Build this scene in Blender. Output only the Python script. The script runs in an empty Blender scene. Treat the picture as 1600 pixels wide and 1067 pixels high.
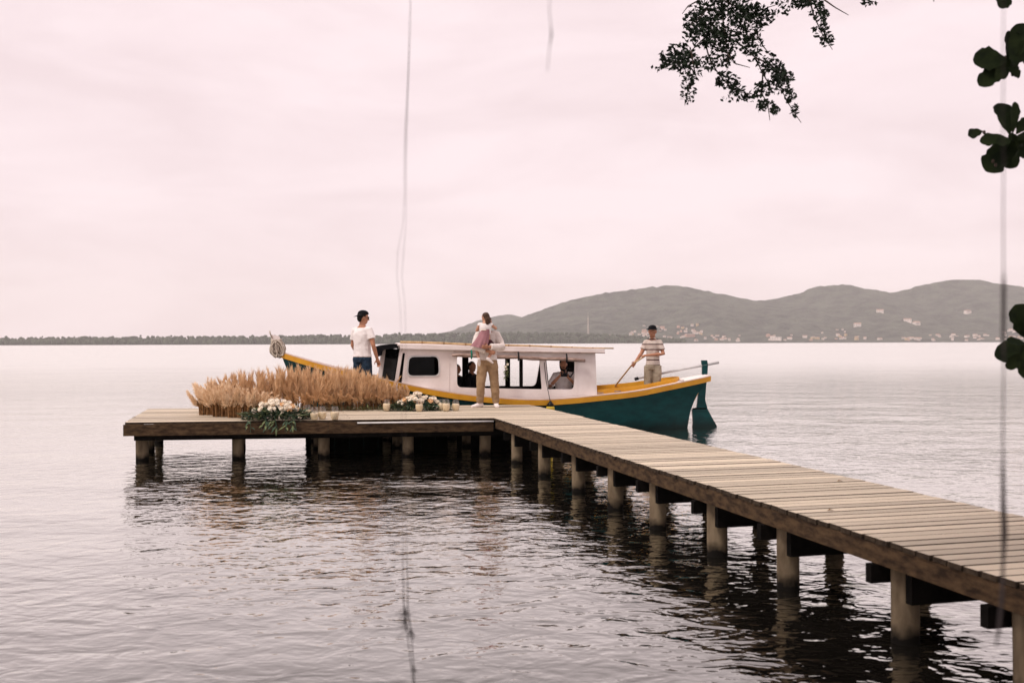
import bpy, math, random
from math import sin, cos, pi, radians
from mathutils import Vector, Matrix, Quaternion, noise as mnoise
R = random.Random(7)
SC = bpy.context.scene
COL = SC.collection

# ------------------------------------------------------------------ camera
CAM_Z = 1.90                      # eye height above the lake
FPX, CXP, CYP, ROLL = 1556., 800., 533.5, -0.0031
c_r = Vector((1, 0, ROLL)).normalized(); c_f = Vector((0, 1, 2.5/FPX)).normalized()
c_u = c_r.cross(c_f).normalized(); c_f = c_u.cross(c_r).normalized()
CAM = Vector((0, 0, CAM_Z))
cd = bpy.data.cameras.new('camera'); cam = bpy.data.objects.new('camera', cd); COL.objects.link(cam)
m = Matrix((c_r, c_u, -c_f)).transposed().to_4x4(); m.translation = CAM
cam.matrix_world = m
cd.lens = 35.0; cd.sensor_width = 36.0; cd.sensor_fit = 'HORIZONTAL'; cd.clip_start = 0.05; cd.clip_end = 30000
cd.dof.use_dof = True; cd.dof.focus_distance = 19.5; cd.dof.aperture_fstop = 2.8
SC.camera = cam

# ------------------------------------------------------------------ world, sun, exposure
SUN_EL, SUN_AZ = radians(58), radians(231)      # soft sun through cloud, behind the camera to its left
w = bpy.data.worlds.new('World'); SC.world = w; w.use_nodes = True
nt = w.node_tree; nd = nt.nodes; lk = nt.links; nd.clear()
out = nd.new('ShaderNodeOutputWorld'); bg = nd.new('ShaderNodeBackground'); bg.inputs['Strength'].default_value = 0.1
sky = nd.new('ShaderNodeTexSky'); sky.sky_type = 'NISHITA'; sky.sun_disc = False
sky.sun_elevation = SUN_EL; sky.sun_rotation = SUN_AZ
tc = nd.new('ShaderNodeTexCoord'); mp = nd.new('ShaderNodeMapping'); mp.inputs['Scale'].default_value = (1.6, 1.6, 6.0)
n1 = nd.new('ShaderNodeTexNoise'); n1.inputs['Scale'].default_value = 2.6; n1.inputs['Detail'].default_value = 6; n1.inputs['Roughness'].default_value = 0.55
n1.inputs['Distortion'].default_value = 0.4
rp = nd.new('ShaderNodeValToRGB')
rp.color_ramp.elements[0].position = 0.34; rp.color_ramp.elements[0].color = (5.5, 4.48, 4.55, 1)
rp.color_ramp.elements[1].position = 0.62; rp.color_ramp.elements[1].color = (6.15, 5.13, 5.22, 1)
mx = nd.new('ShaderNodeMixRGB'); mx.inputs['Fac'].default_value = 0.95
lk.new(tc.outputs['Generated'], mp.inputs['Vector']); lk.new(mp.outputs['Vector'], n1.inputs['Vector'])
lk.new(n1.outputs['Fac'], rp.inputs['Fac']); lk.new(sky.outputs['Color'], mx.inputs['Color1']); lk.new(rp.outputs['Color'], mx.inputs['Color2'])
lk.new(mx.outputs['Color'], bg.inputs['Color']); lk.new(bg.outputs['Background'], out.inputs['Surface'])
sd = bpy.data.lights.new('sun', 'SUN'); sd.energy = 1.5; sd.angle = radians(14); sd.color = (1.0, 0.93, 0.86)
sun = bpy.data.objects.new('sun', sd); COL.objects.link(sun)
sdir = Vector((sin(SUN_AZ)*cos(SUN_EL), cos(SUN_AZ)*cos(SUN_EL), sin(SUN_EL)))
sun.rotation_euler = sdir.to_track_quat('Z', 'Y').to_euler()
vs = SC.view_settings; vs.view_transform = 'Standard'; vs.look = 'None'; vs.exposure = 0.80; vs.gamma = 1.0; vs.use_curve_mapping = False
SC.cycles.volume_bounces = 2; SC.cycles.max_bounces = 8; SC.cycles.transparent_max_bounces = 12
SC.cycles.sample_clamp_indirect = 6

# ------------------------------------------------------------------ helpers
def ray(px, py): return c_f + c_r*((px-CXP)/FPX) - c_u*((py-CYP)/FPX)
def onz(px, py, z):
    d = ray(px, py); return CAM + d*((z-CAM_Z)/d.z)
def aty(px, py, Y):
    d = ray(px, py); return CAM + d*(Y/d.y)

MATS = {}
def M(name, c1, c2=None, scale=6, rough=0.7, bump=0.0, bscale=None, stretch=(1, 1, 1), rot=0, metal=0, spec=0.2, rnd=0.0, detail=5, bdist=0.01, lo=.35, hi=.65, sss=0):
    m = bpy.data.materials.new(name); m.use_nodes = True; t = m.node_tree; n = t.nodes; l = t.links
    p = n['Principled BSDF']; p.inputs['Roughness'].default_value = rough; p.inputs['Metallic'].default_value = metal
    p.inputs['Specular IOR Level'].default_value = spec
    if c2 is None: c2 = tuple(x*0.75 for x in c1)
    co = n.new('ShaderNodeTexCoord'); ma = n.new('ShaderNodeMapping'); ma.inputs['Scale'].default_value = stretch; ma.inputs['Rotation'].default_value = (0, 0, rot)
    l.new(co.outputs['Object'], ma.inputs['Vector'])
    no = n.new('ShaderNodeTexNoise'); no.inputs['Scale'].default_value = scale; no.inputs['Detail'].default_value = detail; no.inputs['Roughness'].default_value = .6
    l.new(ma.outputs['Vector'], no.inputs['Vector'])
    ra = n.new('ShaderNodeValToRGB'); ra.color_ramp.elements[0].position = lo; ra.color_ramp.elements[1].position = hi
    ra.color_ramp.elements[0].color = (*c2, 1); ra.color_ramp.elements[1].color = (*c1, 1)
    l.new(no.outputs['Fac'], ra.inputs['Fac']); col = ra.outputs['Color']
    if rnd:
        oi = n.new('ShaderNodeObjectInfo'); mr = n.new('ShaderNodeMapRange'); mr.inputs['To Min'].default_value = 1-rnd; mr.inputs['To Max'].default_value = 1+rnd
        l.new(oi.outputs['Random'], mr.inputs['Value'])
        mm = n.new('ShaderNodeMixRGB'); mm.blend_type = 'MULTIPLY'; mm.inputs['Fac'].default_value = 1
        l.new(col, mm.inputs['Color1']); l.new(mr.outputs['Result'], mm.inputs['Color2']); col = mm.outputs['Color']
    l.new(col, p.inputs['Base Color'])
    if bump:
        nb = n.new('ShaderNodeTexNoise'); nb.inputs['Scale'].default_value = bscale or scale*3; nb.inputs['Detail'].default_value = 4
        l.new(ma.outputs['Vector'], nb.inputs['Vector'])
        bu = n.new('ShaderNodeBump'); bu.inputs['Strength'].default_value = bump; bu.inputs['Distance'].default_value = bdist
        l.new(nb.outputs['Fac'], bu.inputs['Height']); l.new(bu.outputs['Normal'], p.inputs['Normal'])
    MATS[name] = m
    return m

class MB:
    def __init__(s): s.v = []; s.f = []
    def add(s, vs, fs):
        o = len(s.v); s.v += [Vector(v) for v in vs]; s.f += [tuple(i+o for i in f) for f in fs]; return s
    def box(s, c, d, rot=None):
        c = Vector(c); h = Vector(d)/2
        vs = [Vector((x*h.x, y*h.y, z*h.z)) for x in (-1, 1) for y in (-1, 1) for z in (-1, 1)]
        if rot is not None: vs = [rot @ v for v in vs]
        return s.hexa([c+v for v in vs])
    def hexa(s, v):   # order: x,y,z bits
        return s.add(v, [(0, 1, 3, 2), (4, 6, 7, 5), (0, 4, 5, 1), (2, 3, 7, 6), (0, 2, 6, 4), (1, 5, 7, 3)])
    def bar(s, p, q, wd, ht, up=(0, 0, 1)):
        p = Vector(p); q = Vector(q); t = (q-p).normalized(); sd = t.cross(Vector(up)).normalized(); u = sd.cross(t)
        return s.hexa([a + sd*(x*wd/2) + u*(z*ht/2) for a in (p, q) for x in (-1, 1) for z in (-1, 1)])
    def tube(s, pts, rad, n=8, side=(1, 0, 0), caps=True):
        pts = [Vector(p) for p in pts]; k = len(pts)
        if not isinstance(rad, (list, tuple)): rad = [rad]*k
        vs = []; fs = []
        for i, p in enumerate(pts):
            t = (pts[min(i+1, k-1)]-pts[max(i-1, 0)]).normalized()
            sd = Vector(side); sd = sd - t*t.dot(sd)
            if sd.length < 1e-3: sd = t.orthogonal()
            sd.normalize(); b = t.cross(sd)
            r = rad[i]; a, c = (r, r) if not isinstance(r, (tuple, list)) else r
            for j in range(n):
                an = 2*pi*j/n; vs.append(p + sd*(a*cos(an)) + b*(c*sin(an)))
        for i in range(k-1):
            for j in range(n):
                fs.append((i*n+j, i*n+(j+1) % n, (i+1)*n+(j+1) % n, (i+1)*n+j))
        if caps:
            fs.append(tuple(reversed(range(n)))); fs.append(tuple((k-1)*n+j for j in range(n)))
        return s.add(vs, fs)
    def ell(s, c, r, n=12, k=8, rot=None):
        c = Vector(c); vs = []; fs = []
        for i in range(1, k):
            th = pi*i/k
            for j in range(n):
                v = Vector((r[0]*sin(th)*cos(2*pi*j/n), r[1]*sin(th)*sin(2*pi*j/n), r[2]*cos(th)))
                vs.append(v)
        vs += [Vector((0, 0, r[2])), Vector((0, 0, -r[2]))]
        if rot is not None: vs = [rot @ v for v in vs]
        vs = [c+v for v in vs]
        for i in range(k-2):
            for j in range(n): fs.append((i*n+j, (i+1)*n+j, (i+1)*n+(j+1) % n, i*n+(j+1) % n))
        T = (k-1)*n
        for j in range(n):
            fs.append((T, j, (j+1) % n)); fs.append((T+1, (k-2)*n+(j+1) % n, (k-2)*n+j))
        return s.add(vs, fs)
    def lathe(s, prof, n=14, c=(0, 0, 0), caps=True):
        c = Vector(c); return s.tube_r([(c+Vector((0, 0, z)), r) for r, z in prof], n, caps)
    def tube_r(s, pr, n, caps):
        vs = []; fs = []; k = len(pr)
        for p, r in pr:
            for j in range(n): vs.append(p+Vector((r*cos(2*pi*j/n), r*sin(2*pi*j/n), 0)))
        for i in range(k-1):
            for j in range(n): fs.append((i*n+j, i*n+(j+1) % n, (i+1)*n+(j+1) % n, (i+1)*n+j))
        if caps: fs.append(tuple(reversed(range(n)))); fs.append(tuple((k-1)*n+j for j in range(n)))
        return s.add(vs, fs)
    def prism(s, poly, y0, y1):   # poly in XZ, extruded in y
        n = len(poly)
        vs = [Vector((x, y0, z)) for x, z in poly]+[Vector((x, y1, z)) for x, z in poly]
        fs = [tuple(range(n)), tuple(reversed(range(n, 2*n)))]+[(i, (i+1) % n + 0, n+(i+1) % n, n+i) for i in range(n)]
        return s.add(vs, fs)
    def leaf(s, p, d, nrm, L, W, curl=0.15):
        p = Vector(p); d = Vector(d).normalized(); nrm = Vector(nrm); sd = d.cross(nrm)
        if sd.length < 1e-3: sd = d.orthogonal()
        sd.normalize(); u = sd.cross(d)
        vs = [p, p+d*L*.45+sd*W*.5+u*W*curl, p+d*L*.5, p+d*L*.45-sd*W*.5+u*W*curl, p+d*L-u*L*curl*.5]
        return s.add(vs, [(0, 1, 2), (0, 2, 3), (1, 4, 2), (2, 4, 3)])
    def bigleaf(s, p, d, nrm, L, W, curl=.1):   # broad obovate leaf, folded along its midrib
        p = Vector(p); d = Vector(d).normalized(); sd = d.cross(Vector(nrm))
        if sd.length < 1e-3: sd = d.orthogonal()
        sd.normalize(); u = sd.cross(d)
        st = [(0, .03), (.06, .09), (.14, .18), (.24, .28), (.36, .37), (.48, .44), (.6, .485), (.7, .5), (.79, .475), (.86, .42), (.92, .335), (.96, .24), (.985, .14), (1, .03)]
        vs = []; fs = []
        for t, hw in st:
            c = p+d*(L*t)-u*(L*curl*t*t)
            wv = 1+.10*sin(t*13+L*190)+.07*sin(t*29+W*300)
            vs += [c+sd*(W*hw*wv)+u*(W*hw*.28), c, c-sd*(W*hw*wv)+u*(W*hw*.28)]
        for i in range(len(st)-1):
            a = i*3; fs += [(a, a+1, a+4, a+3), (a+1, a+2, a+5, a+4)]
        return s.add(vs, fs)
    def move(s, v): 
        v = Vector(v); s.v = [a+v for a in s.v]; return s
    def xf(s, m): s.v = [m @ a for a in s.v]; return s
    def mesh(s, name):
        me = bpy.data.meshes.new(name); me.from_pydata([tuple(v) for v in s.v], [], s.f); me.validate(); me.update(); return me
    def build(s, name, mat, parent=None, smooth=False, loc=None):
        return link(s.mesh(name), name, mat, parent, smooth, loc)

def link(me, name, mat, parent=None, smooth=False, loc=None):
    o = bpy.data.objects.new(name, me); COL.objects.link(o)
    if mat is not None:
        me.materials.clear(); me.materials.append(mat)
    if smooth: me.polygons.foreach_set('use_smooth', [True]*len(me.polygons))
    if parent is not None: o.parent = parent
    if loc is not None: o.location = loc
    return o
def tag(o, label=None, cat=None, group=None, kind=None):
    if label: o['label'] = label
    if cat: o['category'] = cat
    if group: o['group'] = group
    if kind: o['kind'] = kind
    return o
def empty(name, loc=(0, 0, 0), rz=0, label=None, cat=None, group=None):
    o = bpy.data.objects.new(name, None); COL.objects.link(o); o.location = loc; o.rotation_euler = (0, 0, rz); o.empty_display_size = .2
    return tag(o, label, cat, group)
def stuff(o): o['kind'] = 'stuff'; return o
def evaluated(me, mods):
    o = bpy.data.objects.new('tmp', me); COL.objects.link(o); mods(o)
    dg = bpy.context.evaluated_depsgraph_get(); dg.update()
    r = bpy.data.meshes.new_from_object(o.evaluated_get(dg)); bpy.data.objects.remove(o); return r
CLOUD = bpy.data.textures.new('folds', 'CLOUDS'); CLOUD.noise_scale = .09; CLOUD.noise_depth = 2
def fuse(mb, name, mat, parent=None, vox=.012, sm=4, folds=0, loc=None):
    me = mb.mesh(name)
    def mods(o):
        r = o.modifiers.new('r', 'REMESH'); r.mode = 'VOXEL'; r.voxel_size = vox
        s = o.modifiers.new('s', 'SMOOTH'); s.factor = .5; s.iterations = sm
        if folds:
            d = o.modifiers.new('d', 'DISPLACE'); d.texture = CLOUD; d.strength = folds; d.mid_level = .5
    r = evaluated(me, mods); r.name = name
    return link(r, name, mat, parent, True, loc)
def panel(name, outer, holes, thick, mat, parent, y=0, rounded=.0):
    """flat board in the XZ plane with openings cut through, standing at local y"""
    cu = bpy.data.curves.new(name, 'CURVE'); cu.dimensions = '2D'; cu.fill_mode = 'BOTH'; cu.extrude = thick/2
    for pl in [outer]+holes:
        sp = cu.splines.new('POLY'); sp.points.add(len(pl)-1); sp.use_cyclic_u = True
        for i, (a, b) in enumerate(pl): sp.points[i].co = (a, b, 0, 1)
    o = bpy.data.objects.new('tmp', cu); COL.objects.link(o)
    dg = bpy.context.evaluated_depsgraph_get(); dg.update()
    me = bpy.data.meshes.new_from_object(o.evaluated_get(dg)); bpy.data.objects.remove(o)
    me.transform(Matrix(((1, 0, 0, 0), (0, 0, -1, y), (0, 1, 0, 0), (0, 0, 0, 1))))
    return link(me, name, mat, parent)
def rrect(q, r, k=4):
    """quad (list of 4 corners) with rounded corners; r may be a list"""
    out = []; n = len(q)
    for i in range(n):
        p = Vector((*q[i], 0)); a = Vector((*q[i-1], 0)); b = Vector((*q[(i+1) % n], 0))
        rr = r[i] if isinstance(r, list) else r
        if rr <= 0.001: out.append(q[i]); continue
        s = p+(a-p).normalized()*rr; e = p+(b-p).normalized()*rr
        for j in range(k+1):
            t = j/k; v = s*(1-t)**2+p*(2*t*(1-t))+e*t*t; out.append((v.x, v.y))
    return out
def interp(x, tb):
    if x <= tb[0][0]: return tb[0][1]
    for (a, fa), (b, fb) in zip(tb, tb[1:]):
        if x <= b:
            t = (x-a)/(b-a); return fa+(fb-fa)*t
    return tb[-1][1]
def smoothi(x, tb):
    if x <= tb[0][0]: return tb[0][1]
    if x >= tb[-1][0]: return tb[-1][1]
    for i in range(len(tb)-1):
        a, fa = tb[i]; b, fb = tb[i+1]
        if x <= b:
            t = (x-a)/(b-a)
            p0 = tb[i-1] if i > 0 else (2*a-b, 2*fa-fb); p3 = tb[i+2] if i+2 < len(tb) else (2*b-a, 2*fb-fa)
            m1 = (fb-p0[1])/(b-p0[0])*(b-a); m2 = (p3[1]-fa)/(p3[0]-a)*(b-a)
            t2 = t*t; t3 = t2*t
            return (2*t3-3*t2+1)*fa+(t3-2*t2+t)*m1+(-2*t3+3*t2)*fb+(t3-t2)*m2

# ------------------------------------------------------------------ materials
AW = math.atan2(.247, .969)       # heading of the deck boards
M('deck_wood', (.56, .475, .36), (.42, .345, .25), 7, .6, .35, 30, (1, 14, 14), -AW, rnd=.26, spec=.4, lo=.28, hi=.6)
M('end_grain_and_shade', (.06, .043, .029), (.024, .017, .012), 14, .9, .3, 40, spec=.1)
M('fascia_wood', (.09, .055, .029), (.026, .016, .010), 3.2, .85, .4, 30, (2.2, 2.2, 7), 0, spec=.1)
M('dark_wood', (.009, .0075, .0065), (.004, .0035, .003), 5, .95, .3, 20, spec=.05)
M('teal_paint', (.0015, .055, .056), (.001, .035, .037), 3, .45, .15, 14, (1, 1, 3), spec=.2)
M('yellow_paint', (.72, .36, .03), (.62, .29, .025), 4, .45, .1, 12)
M('white_paint', (.80, .72, .69), (.70, .61, .57), 2.5, .5, .12, 10)
M('grey_deck', (.42, .38, .35), (.30, .27, .25), 5, .7)
M('dark_glass', (.005, .006, .007), (.003, .0035, .004), 3, .12, spec=.12)
M('black_cloth', (.012, .012, .014), (.006, .006, .008), 6, .9, spec=.06)
M('rope', (.62, .54, .45), (.36, .30, .24), 60, .85, .5, 120)
M('bamboo', (.55, .38, .20), (.36, .23, .11), 9, .55, .1, 20, (1, 1, 1))
M('silver_pipe', (.70, .68, .66), (.58, .56, .55), 5, .35)
M('grey_metal', (.58, .56, .55), (.46, .45, .44), 8, .5)
M('tarp', (.48, .35, .29), (.13, .075, .055), 7, .5, .4, 14, (1, 6, 6))
M('green_strap', (.0, .16, .10), (.0, .12, .08), 8, .6)
M('skin', (.40, .20, .125), (.34, .16, .095), 9, .55)
M('skin_tan', (.44, .215, .13), (.37, .17, .10), 9, .55)
M('skin_child', (.50, .28, .19), (.44, .23, .15), 9, .55)
M('hair_dark', (.012, .009, .007), (.006, .005, .004), 50, .7, .5, 60)
M('hair_brown', (.085, .042, .024), (.04, .02, .012), 45, .55, .6, 60, (1, 1, .25))
M('white_cotton', (.78, .73, .71), (.70, .645, .63), 6, .9, .3, 30)
M('linen', (.70, .63, .59), (.58, .51, .47), 6, .9, .4, 30)
M('denim', (.022, .045, .075), (.012, .025, .045), 14, .9, .3, 60)
M('khaki', (.33, .22, .125), (.25, .16, .088), 7, .9, .4, 30)
M('shorts_khaki', (.37, .31, .23), (.28, .23, .165), 7, .9, .4, 30)
M('mauve', (.34, .17, .185), (.26, .12, .135), 7, .85, .4, 30)
M('maroon', (.07, .02, .028), (.04, .012, .016), 7, .9)
M('shoe_white', (.78, .70, .67), (.66, .58, .55), 8, .7)
M('plastic_black', (.010, .010, .011), (.006, .006, .007), 9, .45, spec=.15)
M('pampas', (.84, .60, .37), (.55, .335, .17), 5, .95, spec=.05)
M('pampas_pale', (.92, .74, .54), (.76, .55, .35), 5, .95, spec=.05)
M('pampas_stalk', (.30, .16, .065), (.13, .065, .025), 22, .8)
M('petal_white', (.84, .78, .68), (.76, .66, .52), 18, .7)
M('petal_peach', (.80, .55, .32), (.74, .45, .22), 18, .7)
M('greenery', (.050, .085, .045), (.022, .045, .028), 7, .6)
M('greenery_olive', (.15, .17, .07), (.07, .09, .04), 7, .65)
M('wax', (.78, .66, .46), (.72, .58, .38), 6, .5)
M('fender_yellow', (.58, .42, .05), (.46, .32, .04), 6, .5)
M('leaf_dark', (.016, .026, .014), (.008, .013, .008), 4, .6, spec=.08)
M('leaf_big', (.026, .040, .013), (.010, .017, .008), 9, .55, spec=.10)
M('bark', (.09, .065, .05), (.04, .03, .024), 9, .9, .6, 25, (1, 1, .3))
M('thread', (.05, .04, .04), (.03, .025, .025), 30, .9)
M('soil', (.16, .13, .09), (.08, .07, .045), 2, .95, .4, 8)
M('house_white', (.72, .64, .60), (.62, .54, .49), .2, .8, rnd=.12)
M('house_ochre', (.62, .46, .27), (.52, .38, .22), .2, .8, rnd=.1)
M('house_pink', (.60, .38, .30), (.5, .31, .25), .2, .8, rnd=.1)
M('roof_tile', (.42, .27, .21), (.30, .19, .15), .5, .85, rnd=.2)
M('mast_paint', (.62, .52, .46), (.52, .42, .37), .3, .6)
M('far_tree', (.055, .070, .040), (.025, .036, .022), .06, .95, rnd=0)

def mat_concrete():
    m = M('concrete', (.19, .145, .095), (.085, .062, .04), 6, .9, .3, 30, (1, 1, .35), spec=.04); t = m.node_tree; n = t.nodes; l = t.links
    p = n['Principled BSDF']; src = p.inputs['Base Color'].links[0].from_socket
    g = n.new('ShaderNodeNewGeometry'); sx = n.new('ShaderNodeSeparateXYZ'); l.new(g.outputs['Position'], sx.inputs[0])
    nz = n.new('ShaderNodeTexNoise'); nz.inputs['Scale'].default_value = 9; l.new(g.outputs['Position'], nz.inputs['Vector'])
    ad = n.new('ShaderNodeMath'); ad.operation = 'MULTIPLY_ADD'; ad.inputs[1].default_value = .17; l.new(nz.outputs['Fac'], ad.inputs[0]); l.new(sx.outputs['Z'], ad.inputs[2])
    mr = n.new('ShaderNodeMapRange'); mr.inputs['From Min'].default_value = .12; mr.inputs['From Max'].default_value = .22; l.new(ad.outputs[0], mr.inputs['Value'])
    mm = n.new('ShaderNodeMixRGB'); mm.inputs['Color1'].default_value = (.008, .007, .006, 1); l.new(mr.outputs[0], mm.inputs['Fac']); l.new(src, mm.inputs['Color2'])
    l.new(mm.outputs[0], p.inputs['Base Color'])          # algae band at the waterline
mat_concrete()
def mat_polo():
    m = M('striped_polo', (.58, .49, .43), (.48, .40, .35), 6, .9, .3, 30); t = m.node_tree; n = t.nodes; l = t.links
    p = n['Principled BSDF']; src = p.inputs['Base Color'].links[0].from_socket
    co = n.new('ShaderNodeTexCoord'); sx = n.new('ShaderNodeSeparateXYZ'); l.new(co.outputs['Object'], sx.inputs[0])
    mu = n.new('ShaderNodeMath'); mu.operation = 'MULTIPLY'; mu.inputs[1].default_value = 1/.115; l.new(sx.outputs['Z'], mu.inputs[0])
    fr = n.new('ShaderNodeMath'); fr.operation = 'FRACT'; l.new(mu.outputs[0], fr.inputs[0])
    ra = n.new('ShaderNodeValToRGB'); e = ra.color_ramp; e.interpolation = 'CONSTANT'
    e.elements[0].position = 0; e.elements[0].color = (.20, .055, .06, 1)
    e.elements[1].position = .10; e.elements[1].color = (.02, .022, .035, 1)
    x = e.elements.new(.21); x.color = (1, 1, 1, 1)
    l.new(fr.outputs[0], ra.inputs['Fac'])
    mm = n.new('ShaderNodeMixRGB'); mm.blend_type = 'MULTIPLY'; mm.inputs['Fac'].default_value = 1
    l.new(src, mm.inputs['Color1']); l.new(ra.outputs['Color'], mm.inputs['Color2']); l.new(mm.outputs[0], p.inputs['Base Color'])
mat_polo()
def wear(name):      # grime along the waterline and rubbed patches, fixed to the boat
    t = G_[name].node_tree; n = t.nodes; l = t.links; p = n['Principled BSDF']; src = p.inputs['Base Color'].links[0].from_socket
    co = n.new('ShaderNodeTexCoord'); sx = n.new('ShaderNodeSeparateXYZ'); l.new(co.outputs['Object'], sx.inputs[0])
    nz = n.new('ShaderNodeTexNoise'); nz.inputs['Scale'].default_value = 3.5; nz.inputs['Detail'].default_value = 8; nz.inputs['Roughness'].default_value = .7; l.new(co.outputs['Object'], nz.inputs['Vector'])
    ad = n.new('ShaderNodeMath'); ad.operation = 'MULTIPLY_ADD'; ad.inputs[1].default_value = -.22; l.new(nz.outputs['Fac'], ad.inputs[0]); l.new(sx.outputs['Z'], ad.inputs[2])
    mr = n.new('ShaderNodeMapRange'); mr.inputs['From Min'].default_value = -.06; mr.inputs['From Max'].default_value = .12; mr.inputs['To Min'].default_value = .75; mr.inputs['To Max'].default_value = 0; l.new(ad.outputs[0], mr.inputs['Value'])
    m1 = n.new('ShaderNodeMixRGB'); m1.inputs['Color2'].default_value = (.006, .014, .012, 1); l.new(mr.outputs[0], m1.inputs['Fac']); l.new(src, m1.inputs['Color1'])
    n2 = n.new('ShaderNodeTexNoise'); n2.inputs['Scale'].default_value = 9; n2.inputs['Detail'].default_value = 9; n2.inputs['Roughness'].default_value = .75; l.new(co.outputs['Object'], n2.inputs['Vector'])
    r2 = n.new('ShaderNodeMapRange'); r2.inputs['From Min'].default_value = .60; r2.inputs['From Max'].default_value = .72; r2.inputs['To Max'].default_value = .35; l.new(n2.outputs['Fac'], r2.inputs['Value'])
    m2 = n.new('ShaderNodeMixRGB'); m2.inputs['Color2'].default_value = (.06, .11, .10, 1) if name == 'teal_paint' else (.33, .27, .23, 1); l.new(r2.outputs[0], m2.inputs['Fac']); l.new(m1.outputs[0], m2.inputs['Color1'])
    l.new(m2.outputs[0], p.inputs['Base Color'])
G_ = MATS
wear('teal_paint'); wear('white_paint'); wear('yellow_paint')
def mat_glass():
    m = bpy.data.materials.new('clear_glass'); m.use_nodes = True; t = m.node_tree; n = t.nodes; l = t.links; n.clear()
    o = n.new('ShaderNodeOutputMaterial'); mi = n.new('ShaderNodeMixShader'); tr = n.new('ShaderNodeBsdfTransparent'); gl = n.new('ShaderNodeBsdfGlossy')
    tr.inputs['Color'].default_value = (.93, .92, .90, 1); gl.inputs['Roughness'].default_value = .03
    lw = n.new('ShaderNodeLayerWeight'); fr = n.new('ShaderNodeMath'); fr.operation = 'POWER'; fr.inputs[1].default_value = 3.5; l.new(lw.outputs['Facing'], fr.inputs[0])
    fm = n.new('ShaderNodeMath'); fm.operation = 'MULTIPLY_ADD'; fm.inputs[1].default_value = .6; fm.inputs[2].default_value = .10; l.new(fr.outputs[0], fm.inputs[0])
    l.new(fm.outputs[0], mi.inputs[0]); l.new(tr.outputs[0], mi.inputs[1]); l.new(gl.outputs[0], mi.inputs[2]); l.new(mi.outputs[0], o.inputs['Surface']); MATS['clear_glass'] = m
mat_glass()
def mat_water():
    m = bpy.data.materials.new('lake_water'); m.use_nodes = True; t = m.node_tree; n = t.nodes; l = t.links; n.clear()
    o = n.new('ShaderNodeOutputMaterial'); mi = n.new('ShaderNodeMixShader'); df = n.new('ShaderNodeBsdfDiffuse'); gl = n.new('ShaderNodeBsdfGlossy')
    gl.inputs['Roughness'].default_value = .035; gl.inputs['Color'].default_value = (.97, .985, .945, 1)
    g = n.new('ShaderNodeNewGeometry')
    def noise(sc, stretch, det, rot=0, dist=0, rough=.5):
        ma = n.new('ShaderNodeMapping'); ma.inputs['Scale'].default_value = stretch; ma.inputs['Rotation'].default_value = (0, 0, rot)
        l.new(g.outputs['Position'], ma.inputs['Vector'])
        x = n.new('ShaderNodeTexNoise'); x.inputs['Scale'].default_value = sc; x.inputs['Detail'].default_value = det; x.inputs['Distortion'].default_value = dist; x.inputs['Roughness'].default_value = rough
        l.new(ma.outputs['Vector'], x.inputs['Vector']); return x.outputs['Fac']
    def math_(op, a, b):
        x = n.new('ShaderNodeMath'); x.operation = op
        for i, q in enumerate((a, b)):
            if isinstance(q, (int, float)): x.inputs[i].default_value = q
            else: l.new(q, x.inputs[i])
        return x.outputs[0]
    swell = noise(.55, (.8, 1.2, 1), 1, .25)
    rip = noise(3.3, (.95, 1.2, 1), 2, -.25, .6, .45)
    fine = noise(8, (.9, 1.25, 1), 2, .3, .4)
    gust = noise(.16, (.5, 1.1, 1), 2, .1)           # patches of wind-ruffled and of calmer water
    gm = n.new('ShaderNodeMapRange'); gm.inputs['From Min'].default_value = .38; gm.inputs['From Max'].default_value = .62; gm.inputs['To Min'].default_value = .55; gm.inputs['To Max'].default_value = 1.15
    l.new(gust, gm.inputs['Value'])
    sp = n.new('ShaderNodeSeparateXYZ'); l.new(g.outputs['Position'], sp.inputs[0])      # open lake beyond the lee of the jetty is wind-ruffled
    fr_ = n.new('ShaderNodeMapRange'); fr_.inputs['From Min'].default_value = 20; fr_.inputs['From Max'].default_value = 70; fr_.inputs['To Min'].default_value = .0078; fr_.inputs['To Max'].default_value = .016; l.new(sp.outputs['Y'], fr_.inputs['Value']); far = fr_.outputs[0]
    h = math_('ADD', math_('MULTIPLY', swell, .05), math_('MULTIPLY', math_('ADD', math_('MULTIPLY', rip, .025), math_('MULTIPLY', fine, far)), gm.outputs[0]))
    bu = n.new('ShaderNodeBump'); bu.inputs['Strength'].default_value = 1.0; bu.inputs['Distance'].default_value = 1.0; l.new(h, bu.inputs['Height'])
    l.new(bu.outputs[0], gl.inputs['Normal']); l.new(bu.outputs[0], df.inputs['Normal'])
    lw = n.new('ShaderNodeLayerWeight'); lw.inputs['Blend'].default_value = .5; l.new(bu.outputs[0], lw.inputs['Normal'])
    fr2 = n.new('ShaderNodeValToRGB'); e = fr2.color_ramp
    e.elements[0].position = 0; e.elements[0].color = (.03,)*3+(1,); e.elements[1].position = 1; e.elements[1].color = (1,)*3+(1,)
    for p_, v_ in ((.45, .13), (.62, .31), (.70, .45), (.80, .74), (.90, .95)): x = e.elements.new(p_); x.color = (v_,)*3+(1,)
    l.new(lw.outputs['Facing'], fr2.inputs['Fac']); f = fr2.outputs['Color']
    rf_ = n.new('ShaderNodeMapRange'); rf_.inputs['From Min'].default_value = 13; rf_.inputs['From Max'].default_value = 95; rf_.inputs['To Min'].default_value = .012; rf_.inputs['To Max'].default_value = .27; l.new(sp.outputs['Y'], rf_.inputs['Value']); l.new(rf_.outputs[0], gl.inputs['Roughness'])   # wavelets too small to resolve far out
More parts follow.
